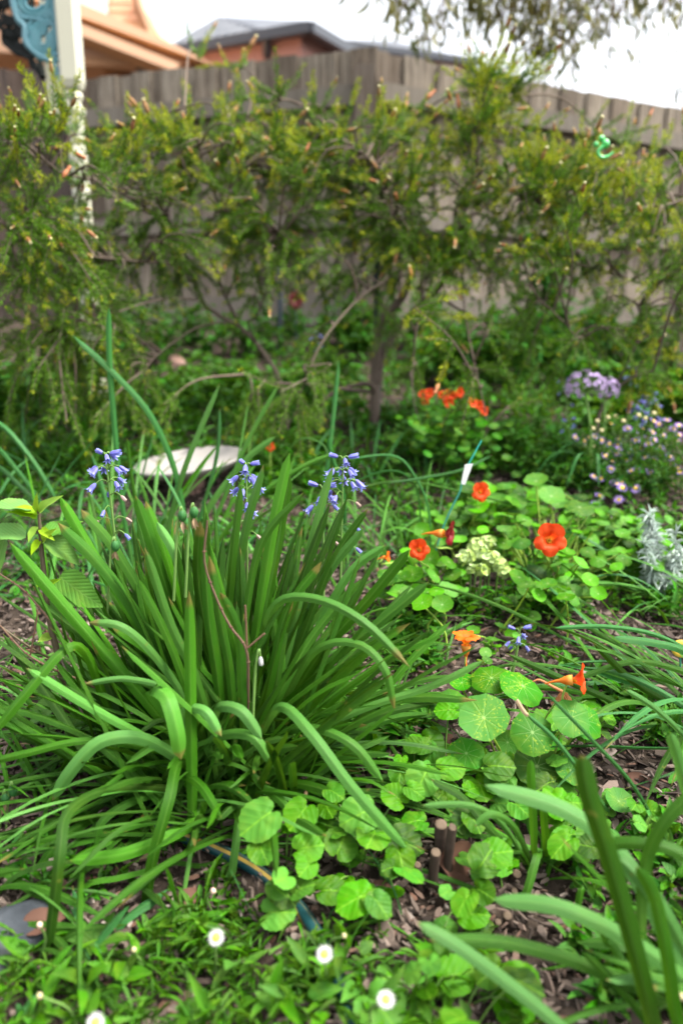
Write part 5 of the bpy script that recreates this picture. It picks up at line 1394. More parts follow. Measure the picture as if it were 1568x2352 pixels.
# ================================================================== violets (heart leaves)
def violet(px, py, label, lv, n=0, poly=None):
    base = G(px, py)
    t = thing('violet_plant', base, label, 'violet', 'violets along the path')
    lf, st = MB(), MB()
    lv = list(lv)
    if poly:
        for x, y, h, r, nx, ny in fill(poly, n, (.02, .085), (.012, .026)): lv.append((x, y, h, r, nx, ny))
    for x, y, h, r, nx, ny in lv:
        p = G(x, y, h); nn = V3(nx, ny, 1)
        to = V3(rng.uniform(-1, 1), rng.uniform(-1, .2), 0)
        heart_leaf(lf, p, nn, to, r)
        g = base * .5 + p * .5; g = g + V3(rng.gauss(0, .01), rng.gauss(0, .01), 0); g[2] = gz(g[0], g[1])
        tube(lf, [g, .5 * (g + p) + V3(0, 0, .01), p], .0013, 4, seg=7, cap=False, mat=1)
    lf.build('foliage', [M_['violet'], M_['stem']], t)
violet(640, 1950, 'violet with large yellow green heart leaves in front of the big clump', [(600, 1880, .10, .030, -.1, -.9), (692, 1868, .085, .024, .1, -.8), (700, 1922, .06, .020, .2, -.5), (650, 2040, .05, .024, .3, -.4), (632, 2095, .04, .024, -.1, -.5)], 10, [(570, 1860), (740, 1850), (730, 2000), (640, 2110), (590, 2060)])
violet(830, 1960, 'violet with broad round leaves in the middle of the path edge', [(830, 1868, .085, .030, .0, -.6), (910, 1830, .07, .022, .2, -.5), (822, 2062, .05, .028, -.1, -.4), (925, 1930, .06, .026, .2, -.7), (900, 1990, .03, .018, .3, -.5), (810, 1960, .03, .018, 0, -.5)], 24, [(740, 1800), (960, 1800), (980, 1960), (900, 2100), (740, 2100)])
violet(990, 1800, 'violet with upright heart leaves left of the front nasturtium', [(972, 1785, .09, .026, -.1, -1.0), (1030, 1765, .07, .024, .1, -.6), (1030, 1630, .09, .022, -.1, -.6), (1080, 1880, .06, .026, .1, -.5), (1150, 1790, .06, .026, -.1, -.4), (920, 1770, .06, .022, -.1, -.4), (985, 1700, .05, .024, 0, -.5)], 34, [(880, 1690), (1100, 1690), (1160, 1840), (1080, 1920), (930, 1880)])
violet(1110, 2060, 'violet with a few glossy leaves growing among the cut stump', [(1106, 2010, .05, .014, .1, -.9), (1080, 2100, .04, .022, -.1, -.4), (1140, 1975, .04, .022, .2, -.5), (1100, 2120, .03, .02, .1, -.3), (1020, 2130, .02, .016, 0, -.4)], 8, [(990, 1960), (1170, 1940), (1180, 2060), (1060, 2150)])
violet(1200, 1780, 'violet with soft pale leaves under the front nasturtium', [(1180, 1775, .04, .026, .0, -.4), (1100, 1800, .05, .026, .1, -.4)], 16, [(1080, 1740), (1330, 1740), (1330, 1860), (1120, 1860)])
violet(1420, 1860, 'violet seedlings in the mulch at the right', [(1410, 1830, .03, .018, .1, -.4), (1290, 1920, .03, .022, .0, -.5)], 12, [(1270, 1860), (1480, 1800), (1500, 1900), (1300, 1990)])
violet(960, 2290, 'blurred violet leaves at the bottom behind the nearest daisy', [(870, 2310, .03, .030, 0, -.4), (1040, 2240, .03, .026, .1, -.4), (1180, 2300, .02, .028, 0, -.3)], 10, [(820, 2180), (1200, 2200), (1250, 2340), (860, 2340)])
violet(1260, 1690, 'small leaves in the gap under the front red flower', [], 12, [(1240, 1600), (1400, 1600), (1400, 1700), (1260, 1720)])

# ================================================================== bluebells
def bb(px0, py0, px1, py1, Y, label, n, **k):
    a = P(px0, py0, Y); a[2] = gz(a[0], a[1])
    bluebell(a, P(px1, py1, Y), label, n, **k)
YB = MBASE[1] + .12
bb(278, 1400, 243, 1048, YB, 'bluebell with a dense violet blue head and withered lower bells, at the left', 15, spread=1.15, old=.35)
bb(545, 1400, 566, 1072, YB + .02, 'bluebell half hidden by strap leaves in the middle of the clump', 11, old=.15)
bb(775, 1420, 788, 1056, YB + .04, 'tallest of the bluebells right of the clump, full of blue bells', 17, spread=1.35, old=.3)
bb(730, 1400, 740, 1122, YB + .08, 'slender bluebell close left of the tallest stalk', 7, old=.5)
bb(1165, 1600, 1193, 1448, G(1160, 1560)[1], 'short fading bluebell behind the front nasturtium', 7, old=.6, size=.016)
bb(738, 900, 726, 758, 3.2, 'lone distant bluebell at the foot of the fence', 6, old=.1)
YR = 2.30
bb(1462, 1060, 1460, 925, YR, 'bluebell beside the lilac daisy bush, left of a pair', 9, old=.1, size=.018)
bb(1500, 1050, 1492, 908, YR + .04, 'bluebell beside the lilac daisy bush, right of a pair', 8, old=.1, size=.018)
bb(1430, 1040, 1449, 848, YR + .08, 'tall bluish spike right of the mauve globe flowers', 9, old=.3, size=.015)
bb(1310, 1080, 1308, 965, YR - .05, 'small dark bluebell below the mauve globe flowers', 6, old=.3, size=.014)
bb(1298, 1040, 1296, 875, YR + .2, 'faint bluebell left of the mauve globe flowers', 5, old=.3, size=.014)

# ================================================================== mauve globe flowers (garlic heads)
def globe():
    for i, (px, py, gx, gy, Y, r, lab) in enumerate(((1345, 872, 1362, 1030, 2.10, .056, 'large mauve globe flower on a tall pale stalk behind the lilac bush'), (1388, 882, 1378, 1030, 2.16, .042, 'smaller mauve globe flower half behind the larger one'))):
        c = P(px, py, Y); b = P(gx, gy, Y); b[2] = gz(b[0], b[1])
        t = thing('garlic_flower', b, lab, 'flower', 'globe flowers')
        st = MB(); tube(st, [b, .5 * (b + c) + V3(.008, 0, 0), c - UP * r * .6], [.005, .0035], 7)
        hd = MB(); k = 0
        for _ in range(120):
            d = nrm(nr.normal(0, 1, 3))
            if d[2] < -.45: continue
            e = c - UP * r * .55 + d * r * V3(1, 1, .85) * rng.uniform(.9, 1.05) + UP * r * .15
            tube(st, [c - UP * r * .6, e], .0009, 3, seg=2, cap=False)
            for j in range(5):
                a = j * 1.257; f = frame(d); o = f[:, 0] * math.cos(a) + f[:, 1] * math.sin(a)
                leaf2(hd, LANCE, e, e + o * .009 + d * .004, .0065, d)
        st.build('stem', M_['stem'], t); hd.build('flower_head', M_['mauve'], t)
        lv = MB()
        for j in range(5):
            a = rng.uniform(0, 6.3); h = V3(math.cos(a), math.sin(a) * .7, 0)
            strap(lv, [b, b + h * .05 + UP * .10, b + h * .13 + UP * .11, b + h * .20 + UP * .03], .014, wd=V3(-h[1], h[0], 0), blunt=False)
        lv.build('foliage', M_['blade_blue'], t)
globe()

# ================================================================== daisies
AST = petals_mesh('flower', 15, 1.0, .30, M_['aster'], cup=.12, inner=.5, rows=4, colsn=3)
DAI = petals_mesh('flower', 21, 1.0, .19, M_['white_petal'], cup=.06, inner=.55, rows=4, colsn=3, notch=.1)
def dome(r, h, m, name='flower_centre'):
    mb = MB(); lathe(mb, [(r, -.02), (r, h * .3), (r * .8, h * .75), (r * .45, h * .98), (0, h)], 12)
    return mb.mesh(name, m)
DC = dome(.40, .24, M_['yellow']); CC = dome(.55, .55, M_['cream'])
def daisy_flower(t, p, face, r, me, centre, roll=0):
    o = ob('flower', me, t, M=M4(frame(face, roll=roll), local(t, p), r)); ob('flower_centre', centre, o); return o

def aster_bush():
    base = G(1470, 1130)
    t = thing('daisy_bush', base, 'rounded bush covered in small lilac daisies at the right edge', 'bush')
    fl = [(1320, 1005), (1340, 1013), (1352, 1005), (1365, 1003), (1380, 1012), (1395, 1040), (1405, 1060), (1390, 1048), (1420, 1035), (1445, 1040), (1455, 1036), (1470, 1030), (1432, 1060), (1402, 1078), (1448, 1082), (1410, 1110), (1425, 1108), (1440, 1150),
          (1398, 1020), (1500, 968), (1512, 975), (1530, 965), (1475, 985), (1490, 990), (1440, 985), (1455, 992), (1500, 1010), (1520, 1000), (1480, 1050), (1500, 1055), (1535, 1050), (1545, 985), (1555, 1075), (1560, 1085), (1462, 1080), (1375, 1140), (1362, 1095), (1380, 1100), (1420, 1148), (1365, 1160), (1395, 1190), (1490, 1085), (1558, 1000), (1460, 1012), (1515, 1030)]
    fl += [(rng.uniform(1400, 1580), rng.uniform(960, 1130)) for _ in range(16)]
    st, lf = MB(), MB()
    for i, (x, y) in enumerate(fl):
        Y = base[1] + .16 - (y - 960) / 200 * .30 + rng.uniform(-.05, .05)
        p = P(x, y, Y)
        f = (rng.gauss(0, .35), -.55 + rng.gauss(0, .3), .8)
        daisy_flower(t, p, f, rng.uniform(.0135, .0175), AST, DC, rng.uniform(0, 6))
        g = base + V3((p[0] - base[0]) * .5, (p[1] - base[1]) * .5, 0); g[2] = gz(g[0], g[1])
        c = catmull([g, .5 * (g + p) + V3(0, 0, .03), p - UP * .003], 12)
        tube(st, c, .0015, 4, seg=0, cap=False)
        u = nr.integers(2, 12, 18); pos = c[u]; d = nr.normal(0, 1, (18, 3)) + UP * .5
        leaves(lf, LANCE, pos, d, nr.uniform(.012, .028, 18), nr.uniform(.003, .006, 18))
    for x, y in ((1395, 960), (1412, 958), (1370, 968), (1430, 968), (1465, 955), (1480, 962), (1360, 985), (1342, 1025), (1362, 1028), (1355, 1120), (1500, 950), (1450, 1100), (1380, 990)):
        p = P(x, y, base[1] + rng.uniform(-.05, .1)); ob('seed_head', CC, t, M=M4(frame((0, -.4, 1)), local(t, p), .012))
        g = p - UP * .09 + V3(0, .02, 0); tube(st, [g, p], .0013, 4, cap=False)
    n = 1500
    pos = base + nr.normal(0, 1, (n, 3)) * V3(.13, .09, .055) + UP * .08
    pos[:, 2] = np.maximum(pos[:, 2], gz(pos[:, 0], pos[:, 1]) + .005)
    leaves(lf, LANCE, pos, nr.normal(0, 1, (n, 3)) + UP * .5, nr.uniform(.014, .03, n), nr.uniform(.003, .007, n))
    st.build('stem', M_['stem'], t); lf.build('foliage', M_['herb_dark'], t)
aster_bush()

def near_daisy(px, py, h, r, face, label, bud=False, foot=None):
    p = G(px, py, h)
    b = (p + V3(rng.uniform(-.03, .03), .035, 0)) if foot is None else G(*foot); b[2] = gz(b[0], b[1])
    t = thing('daisy_plant', b, label, 'daisy', 'white daisies at the front')
    st, lf = MB(), MB()
    tube(st, [b, .55 * b + .45 * p + V3(rng.uniform(-.012, .012), 0, .01), p], [.0016, .0011], 5, seg=12)
    if bud:
        m2 = MB(); lathe(m2, [(0, -.5), (.5, -.3), (.62, .1), (.45, .55), (.2, .8), (0, .8)], 10)
        o = ob('flower_bud', BUDM if bud == 1 else BUDP, t, M=M4(frame(face), local(t, p), r))
    else: daisy_flower(t, p, face, r, DAI, DC, rng.uniform(0, 6))
    k = 14
    d = nr.normal(0, 1, (k, 3)); d[:, 2] = np.abs(d[:, 2]) * .5 + .2
    leaves(lf, SPAT, np.tile(b, (k, 1)) + nr.normal(0, .008, (k, 3)), d, nr.uniform(.03, .06, k), nr.uniform(.008, .014, k))
    st.build('stem', M_['stem'], t); lf.build('foliage', M_['weed'], t)
_b = MB(); lathe(_b, [(0, -.5), (.5, -.3), (.62, .1), (.45, .55), (.2, .8), (0, .8)], 10)
BUDM, BUDP = _b.mesh('flower_bud', M_['cream']), _b.mesh('flower_bud', plain_mat("pink_bud", (.62, .36, .30), (.68, .5, .36), .6, .3, .1))
near_daisy(497, 2153, .10, .0108, (-.02, -.75, .75), 'white daisy with an orange eye, left of the striped hose')
near_daisy(745, 2191, .10, .0106, (.06, -.7, .78), 'white daisy with an orange eye standing over the striped hose')
near_daisy(886, 2296, .09, .0112, (.02, -.35, .95), 'blurred white daisy tilted up, nearest the big violet leaf at the bottom')
near_daisy(220, 2348, .09, .0108, (0, -.6, .8), 'blurred white daisy cut by the bottom edge of the picture')
near_daisy(490, 2047, .07, 0.0054, (0, -.3, 1), 'pink daisy bud above the bark chips', 2)
near_daisy(92, 2125, .09, 0.0050, (0, -.3, 1), 'pale pink daisy bud in front of the grey rock', 2)
near_daisy(92, 2288, .09, 0.0050, (0, -.3, 1), 'cream daisy bud at the lower left corner', 1)
near_daisy(308, 2182, .07, 0.0047, (0, -.3, 1), 'round greenish daisy bud in the weeds left of the open daisies', 1)
near_daisy(790, 2150, .07, 0.0047, (0, -.3, 1), 'cream daisy bud near the hose below the violets', 1)
near_daisy(1562, 2290, .10, 0.0058, (0, -.3, 1), 'cream daisy bud against the leaves in the lower right corner', 1)

# ================================================================== weeds and herbs
DISH = G(437, 1066, .09)
def rosettes(poly, n, mb, L, W, k=(7, 14), tpl=SPAT, h=0.0):
    for x, y, *_ in fill(poly, n, (0, 1), (0, 1)):
        b = G(x, y); kk = rng.randint(*k)
        if np.linalg.norm((b - DISH)[:2] * V3(1, 1, 0)[:2]) < .19: continue
        d = nr.normal(0, 1, (kk, 3)); d[:, 2] = np.abs(d[:, 2]) * .7 + .25
        p = np.tile(b, (kk, 1)) + nr.normal(0, .007, (kk, 3)); p[:, 2] = b[2] + nr.uniform(0, h + .003, kk)
        leaves(mb, tpl, p, d, nr.uniform(*L, kk), nr.uniform(*W, kk))
mb = MB()
rosettes([(0, 2200), (300, 2230), (420, 2120), (600, 2170), (760, 2230), (800, 2420), (-40, 2420)], 70, mb, (.012, .036), (.003, .007), h=.04)
rosettes([(780, 2130), (1000, 2120), (1240, 2330), (1240, 2420), (800, 2420)], 34, mb, (.012, .036), (.003, .008), h=.02)
rosettes([(330, 2150), (520, 2020), (600, 2060), (560, 2180)], 16, mb, (.015, .035), (.005, .009))
rosettes([(0, 2230), (420, 2150), (800, 2230), (1200, 2300), (1200, 2420), (-40, 2420)], 26, mb, (.018, .045), (.010, .018), (3, 6), OV, .05)
tag(mb.build('weeds', M_['weed']), kind='stuff')
mb = MB()
rosettes([(860, 1440), (980, 1400), (1010, 1440), (1000, 1540), (900, 1560)], 70, mb, (.012, .030), (.006, .012), (8, 14), OV, .03)
rosettes([(1040, 1380), (1300, 1360), (1420, 1400), (1240, 1440), (1060, 1440)], 60, mb, (.012, .034), (.008, .016), (4, 8), OV, .03)
rosettes([(620, 1650), (960, 1620), (1000, 1720), (760, 1800), (620, 1760)], 80, mb, (.02, .04), (.010, .02), (6, 10), OV, .03)
rosettes([(1240, 1500), (1560, 1650), (1568, 1760), (1340, 1620)], 60, mb, (.015, .03), (.006, .012), (5, 9), OV, .02)
rosettes([(0, 1900), (300, 1840), (400, 1960), (200, 2100), (0, 2020)], 26, mb, (.012, .03), (.006, .012), (5, 9), OV, .02)
rosettes([(1300, 1950), (1568, 1780), (1568, 2300), (1300, 2330)], 64, mb, (.015, .035), (.008, .014), (4, 8), OV, .02)
tag(mb.build('ground_cover', M_['herb']), kind='stuff')

mb = MB()
rosettes([(-40, 860), (640, 800), (850, 860), (850, 1060), (560, 1120), (200, 1120), (-40, 1060)], 340, mb, (.02, .055), (.010, .022), (8, 14), OV, .08)
rosettes([(860, 830), (1590, 850), (1590, 960), (1300, 1080), (900, 1060)], 260, mb, (.02, .055), (.010, .022), (8, 14), OV, .08)
rosettes([(840, 1080), (1060, 1090), (1080, 1260), (880, 1280)], 80, mb, (.014, .034), (.008, .016), (6, 12), OV, .04)
rosettes([(1060, 1090), (1560, 1130), (1568, 1360), (1240, 1380), (1060, 1330)], 150, mb, (.012, .030), (.008, .016), (6, 10), OV, .03)
rosettes([(150, 1120), (840, 1100), (840, 1300), (200, 1320)], 120, mb, (.014, .034), (.006, .014), (6, 10), OV, .03)
rosettes([(-40, 1040), (300, 1080), (840, 1080), (840, 1160), (-40, 1180)], 130, mb, (.02, .05), (.007, .014), (7, 12), OV, .06)
rosettes([(-40, 1160), (240, 1160), (240, 1420), (-40, 1400)], 30, mb, (.014, .034), (.006, .014), (6, 10), OV, .03)
rosettes([(1340, 1230), (1568, 1250), (1568, 1440), (1380, 1400)], 60, mb, (.014, .034), (.008, .016), (6, 10), OV, .04)
rosettes([(380, 1040), (620, 1040), (620, 1150), (380, 1150)], 40, mb, (.02, .04), (.007, .014), (7, 12), OV, .08)
tag(mb.build('undergrowth', M_['herb']), kind='stuff')

def mound(name, px, py, label, rx, ry, h, n, L, m, dY=0.0, tpl=OV, wl=.6, cat='shrub', group='leafy growth at the back of the bed', up=.5):
    b = G(px, py); b = b + V3(0, dY, 0); b[2] = gz(b[0], b[1])
    t = thing(name, b, label, cat, group)
    st, lf = MB(), MB()
    ns = max(8, n // 24)
    for _ in range(ns):
        a = rng.uniform(0, 6.283); r = math.sqrt(rng.random())
        g = b + V3(math.cos(a) * r * rx * .8, math.sin(a) * r * ry * .8, 0); g[2] = gz(g[0], g[1])
        hh = h * (1 - .55 * r * r) * rng.uniform(.55, 1.1)
        e = g + V3(math.cos(a) * r * rx * .35 + rng.gauss(0, .03), math.sin(a) * r * ry * .35, hh)
        c = catmull([g, .5 * (g + e) + V3(0, 0, .02), e], 24)
        tube(lf, c[::3], .0016, 4, seg=0, cap=False, mat=1)
        k = max(6, n // ns)
        u = nr.integers(5, 24, k); p = c[u] + nr.normal(0, .010, (k, 3))
        d = nr.normal(0, 1, (k, 3)); d[:, 2] = d[:, 2] * .4 + up * .35
        ll = nr.uniform(*L, k); leaves(lf, tpl, p, d, ll, ll * nr.uniform(wl * .8, wl * 1.2, k))
    lf.build('foliage', [M_[m], M_['stem']], t)
    return t
mound('herb_bush', 1120, 1070, 'low green herb bush of small leaves in front of the red blossoms', .28, .17, .17, 2200, (.016, .030), 'herb')
mound('herb_bush', 1230, 1090, 'low green herb bush of small leaves left of the lilac daisies', .17, .14, .16, 1300, (.015, .028), 'herb')
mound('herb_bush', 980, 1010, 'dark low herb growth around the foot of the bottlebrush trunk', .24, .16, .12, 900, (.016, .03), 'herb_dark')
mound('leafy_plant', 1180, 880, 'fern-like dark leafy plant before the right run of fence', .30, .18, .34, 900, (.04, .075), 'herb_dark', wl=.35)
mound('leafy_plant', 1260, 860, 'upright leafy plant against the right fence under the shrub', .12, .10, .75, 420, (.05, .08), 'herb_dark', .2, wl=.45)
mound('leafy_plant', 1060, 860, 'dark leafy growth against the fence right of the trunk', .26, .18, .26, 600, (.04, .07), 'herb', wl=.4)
mound('leafy_plant', 1480, 960, 'bright broad leaved plant at the right behind the bluebell pair', .20, .12, .17, 260, (.05, .09), 'weed', wl=.6)
mound('leafy_plant', 1380, 930, 'green leafy plant under the mauve globe flowers', .24, .14, .18, 500, (.03, .055), 'herb', wl=.5)
mound('leafy_plant', 600, 930, 'mid green leafy growth behind the white dish', .36, .22, .20, 900, (.025, .05), 'herb', wl=.5)
mound('leafy_plant', 430, 950, 'bright green leafy growth under the left branches', .28, .2, .18, 700, (.022, .045), 'weed', wl=.5)
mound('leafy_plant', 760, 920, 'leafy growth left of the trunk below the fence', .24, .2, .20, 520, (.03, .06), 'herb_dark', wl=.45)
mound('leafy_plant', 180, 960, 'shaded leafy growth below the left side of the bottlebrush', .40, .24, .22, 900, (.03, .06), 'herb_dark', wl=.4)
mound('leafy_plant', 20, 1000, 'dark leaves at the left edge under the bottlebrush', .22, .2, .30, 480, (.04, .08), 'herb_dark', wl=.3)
mound('leafy_plant', 1370, 1120, 'dark fine leafed growth at the foot of the lilac daisy bush', .18, .12, .09, 600, (.012, .026), 'herb_dark', wl=.4)
mound('herb_bush', 640, 1090, 'short mixed growth right of the white dish', .16, .10, .06, 420, (.014, .03), 'herb_dark', wl=.5)
mound('herb_bush', 1520, 1300, 'pale green low growth beside the silver plant', .16, .12, .07, 420, (.02, .04), 'weed', wl=.5)
sprawl(120, 1080, 70, 'shaded grassy leaves under the left of the bottlebrush', az=(0, 360), el=(35, 75), L=(.15, .34), w=(.008, .015), r=.22, m=('blade_deep', 'blade', 'blade_blue'))
sprawl(760, 1120, 40, 'upright leaves between the dish and the trunk', az=(0, 360), el=(45, 80), L=(.18, .36), w=(.010, .018), r=.14, m=('blade_deep', 'blade', 'blade_blue'))
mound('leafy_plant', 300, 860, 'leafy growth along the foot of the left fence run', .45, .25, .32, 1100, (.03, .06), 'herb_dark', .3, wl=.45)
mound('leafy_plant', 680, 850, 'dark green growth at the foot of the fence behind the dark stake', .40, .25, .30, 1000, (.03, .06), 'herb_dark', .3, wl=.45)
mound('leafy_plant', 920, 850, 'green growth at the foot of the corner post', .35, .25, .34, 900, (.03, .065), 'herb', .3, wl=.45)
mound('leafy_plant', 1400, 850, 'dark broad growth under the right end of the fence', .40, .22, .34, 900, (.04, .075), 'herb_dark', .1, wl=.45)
sprawl(600, 1000, 34, 'tall thin grass between the white dish and the left branches', az=(0, 360), el=(45, 82), L=(.14, .32), w=(.007, .013), r=.20, m=('blade_deep', 'blade', 'blade_blue'))
sprawl(20, 1120, 60, 'deep green grassy leaves rising at the left edge beneath the bottlebrush', az=(0, 360), el=(35, 78), L=(.16, .34), w=(.010, .018), r=.16, m=('blade_deep', 'blade', 'blade_blue'))
sprawl(960, 1080, 40, 'upright grassy leaves just right of the bottlebrush trunk', az=(0, 360), el=(40, 80), L=(.12, .28), w=(.007, .014), r=.14, m=('blade_deep', 'blade', 'blade_blue'))
sprawl(1080, 850, 30, 'strap leaves at the foot of the fence right of the trunk', az=(0, 360), el=(45, 80), L=(.2, .36), w=(.014, .024), r=.14, m=('blade_deep', 'blade', 'blade_blue'))
sprawl(1380, 1060, 14, 'pale curling leaves below the mauve globe flowers', az=(0, 360), el=(30, 60), L=(.12, .2), w=(.012, .016), r=.06, m=('blade_blue', 'blade_pale_sheen', 'blade_blue'), droop=(.7, 1.2))

# pale lime flower cluster
def lime():
    c = G(1105, 1290, .07)
    t = thing('lime_flower_cluster', G(1110, 1330), 'pale lime green frilled flower cluster among the nasturtiums', 'flower cluster')
    mb, st = MB(), MB()
    for dx, dy, s in ((-8, -16, 26), (18, 6, 24), (-30, -2, 17), (34, 16, 18), (0, 26, 16), (14, -28, 14), (-20, 24, 8), (46, 30, 12), (-38, 4, 10)):
        q = G(1105 + dx * 1.15, 1280 + dy * 1.15, .105); r = s * .98 / FPX * q[1]
        for _ in range(int(s * 2.0)):
            d = nrm(nr.normal(0, 1, 3) + V3(0, -.5, .5))
            round_leaf(mb, q + d * r * rng.uniform(.7, 1.05), d + nr.normal(0, .35, 3), rng.uniform(.005, .010))
        g = q.copy(); g[2] = gz(g[0], g[1] ); tube(st, [g + V3(0, .02, 0), q], .0022, 5)
    mb.build('florets', M_['lime'], t); st.build('stem', M_['stem'], t)
lime()
# silver plant
def silver():
    b = G(1512, 1372)
    t = thing('silver_plant', b, 'silvery needle leaved plant at the right edge beside the nasturtiums', 'plant')
    mb, st = MB(), MB()
    for px, py, n in ((1488, 1185, 150), (1500, 1220, 90), (1478, 1250, 90), (1530, 1280, 90), (1550, 1225, 60), (1500, 1300, 90), (1540, 1330, 90), (1570, 1260, 60), (1520, 1340, 70)):
        e = P(px, py, b[1] + rng.uniform(-.04, .04)); g = b + V3(rng.uniform(-.03, .03), rng.uniform(-.02, .02), 0)
        c = catmull([g, .5 * (g + e) + V3(.005, 0, 0), e], 24); tube(st, c[::2], [.0028, .0012], 5, seg=0, cap=False)
        u = nr.integers(7, 24, n); d = nr.normal(0, 1, (n, 3)) + UP * .5; d = nrm(d)
        L = nr.uniform(.016, .032, n)
        leaves(mb, LANCE, c[u], d, L, L * .12 + .0012)
    st.build('stem', M_['silver'], t); mb.build('foliage', M_['silver'], t)
silver()

# toothed seedling at the left
def nettle():
    b = G(170, 1740); B = b[1] - .02
    t = thing('toothed_seedling', b, 'leafy seedling with toothed green leaves and a purple brown stem at the left edge', 'seedling')
    q = lambda x, y, d=0.0: P(x, y, B + d)
    st = MB(); g = b - UP * .02
    tube(st, [g, q(140, 1540), q(120, 1450), (q(106, 1370)), q(98, 1280), q(92, 1210), q(88, 1160)], [.0052, .0048, .0042, .0030, .0018], 7)
    tube(st, [q(135, 1500), q(160, 1560, -.02), q(190, 1640, -.04)], .0022, 5); tube(st, [q(130, 1520), q(60, 1480, -.02), q(-10, 1430, -.02)], .0018, 5)
    st.build('stem', M_['stem_pur'], t)
    young, big = MB(), MB()
    for a, e, w, n in (((90, 1180), (128, 1135), .016, (-.4, -.8, .6)), ((86, 1180), (30, 1160), .020, (0, -.5, 1)), ((88, 1175), (80, 1140), .010, (0, -1, .3)), ((86, 1210), (62, 1240), .014, (-.3, -.8, .4)), ((94, 1215), (120, 1235), .012, (.3, -.8, .4)),
                       ((92, 1240), (70, 1270), .012, (0, -.8, .5)), ((98, 1245), (118, 1215), .012, (0, -.8, .5)), ((104, 1350), (128, 1330), .012, (0, -.8, .5)), ((118, 1460), (90, 1470), .014, (0, -.8, .5)), ((84, 1190), (22, 1168), .014, (-.2, -.6, .8)), ((104, 1330), (84, 1345), .012, (0, -.9, .4))):
        leaf2(young, SERR, q(*a), q(*e, -.02), w, n)
    young.build('young_leaves', M_['nettle_young'], t)
    for a, e, w, n, dd in (((72, 1170), (-30, 1150), .042, (0, -.35, 1), -.03), ((98, 1235), (185, 1185), .034, (.2, -.5, 1), .03), ((100, 1240), (195, 1290), .044, (.3, -.6, .8), .02), ((60, 1230), (-50, 1215), .042, (-.1, -.6, .8), -.03),
                           ((10, 1240), (-20, 1330), .040, (-.3, -1, .2), -.04), ((138, 1325), (226, 1395), .066, (-.15, -1, .35), -.02), ((130, 1610), (60, 1660), .04, (0, -.6, .8), -.02), ((180, 1650), (150, 1700), .04, (0, -.5, 1), -.02), ((60, 1165), (5, 1180), .030, (-.2, -.5, .9), .0)):
        leaf2(big, SERR, q(*a), q(*e, dd), w * .8, n)
    big.build('foliage', M_['nettle'], t)
nettle()

# dry twigs
def twig(pts, Y, label, r=.0016, side=()):
    p = [P(x, y, Y + d) for x, y, d in pts]
    b = p[-1].copy()
    t = thing('dry_twig', b, label, 'twig', 'dry stalks standing in the bed')
    mb = MB(); tube(mb, p, [r * .7, r, r * 1.2], 5)
    for s in side: tube(mb, [P(x, y, Y + d) for x, y, d in s], r * .8, 5)
    for q in catmull(p, 9)[1:-1]: lathe(mb, [(0, -.002), (r * 1.9, 0), (0, .002)], 6, T=q)
    mb.build('stalk', M_['twig'], t)
Y0 = MBASE[1] - .07
twig([(477, 1195, 0), (470, 1290, 0), (500, 1380, 0), (530, 1440, 0), (565, 1490, 0), (570, 1570, .01), (565, 1760, .06)], Y0, 'kinked reddish stalk rising through the big clump', .0018, [[(567, 1490, 0), (565, 1430, 0), (563, 1390, 0)], [(567, 1490, 0), (590, 1470, 0), (608, 1455, 0)]])
twig([(0, 1318, 0), (60, 1360, 0), (120, 1430, 0), (190, 1500, 0), (260, 1620, .05)], MBASE[1] + .0, 'thin reddish stalk arching across the toothed seedling', .0016)
twig([(-5, 1430, 0), (60, 1500, 0), (130, 1540, 0), (230, 1590, .02), (280, 1700, .04)], MBASE[1] - .02, 'dark forked stalk low at the left edge', .0016, [[(70, 1505, 0), (85, 1420, 0), (86, 1400, 0)]])

# ================================================================== made things on the ground
def dish():
    c = G(437, 1066, .078)
    t = thing('shallow_dish', c, 'shallow white dish tilted in the growth behind the big clump', 'dish')
    R_ = 124 / FPX * c[1] * 1.02
    m = frame((-.11, -.08, 1))
    mb = MB(); lathe(mb, np.array([(0, -.030), (.55, -.028), (.82, -.014), (.97, .004), (1.0, .010), (1.0, .016), (.96, .013), (.80, -.004), (.5, -.018), (0, -.020)]) * np.array((R_, .95)), 40, M=m, T=c)
    mb.build('bowl', M_['white_ware'], t)
    mb = MB(); f = c - m[:, 2] * .05; g = f.copy(); g[2] = gz(g[0], g[1]) - .02
    lathe(mb, [(.05, 0), (.035, .02), (.028, (f[2] - g[2]) * .5), (.04, f[2] - g[2] + .02)], 20, T=g)
    mb.build('foot', M_['terra'], t)
dish()

def label_stake():
    Y = G(985, 1345)[1]
    pts = [(985, 1345, 0), (992, 1300, 0), (1012, 1225, 0), (1035, 1170, 0), (1055, 1130, 0), (1060, 1105, 0), (1072, 1072, 0), (1105, 1012, .02)]
    p = [P(x, y, Y + d) for x, y, d in pts]; p[0][2] = gz(p[0][0], p[0][1]) - .01
    t = thing('plant_label', p[0], 'narrow white plant label on a bent teal wire among the nasturtiums', 'plant label')
    mb = MB(); tube(mb, p[:6], .0022, 6); tube(mb, p[6:], .0018, 6); mb.build('wire', M_['green_wire'], t)
    a, b = P(1062, 1112, Y), P(1077, 1063, Y); d = nrm(b - a)
    mb = MB(); x = nrm(np.cross(d, (0, 1, .2)))
    hexa(mb, [a - x * .005 - V3(0, .002, 0), a + x * .004 - V3(0, .002, 0), a + x * .004 + V3(0, .001, 0), a - x * .005 + V3(0, .001, 0),
              b - x * .008 - V3(0, .002, 0), b + x * .008 + d * -.006 - V3(0, .002, 0), b + x * .008 + d * -.006 + V3(0, .001, 0), b - x * .008 + V3(0, .001, 0)])
    mb.build('tag', M_['plastic_white'], t, smooth=False)
label_stake()

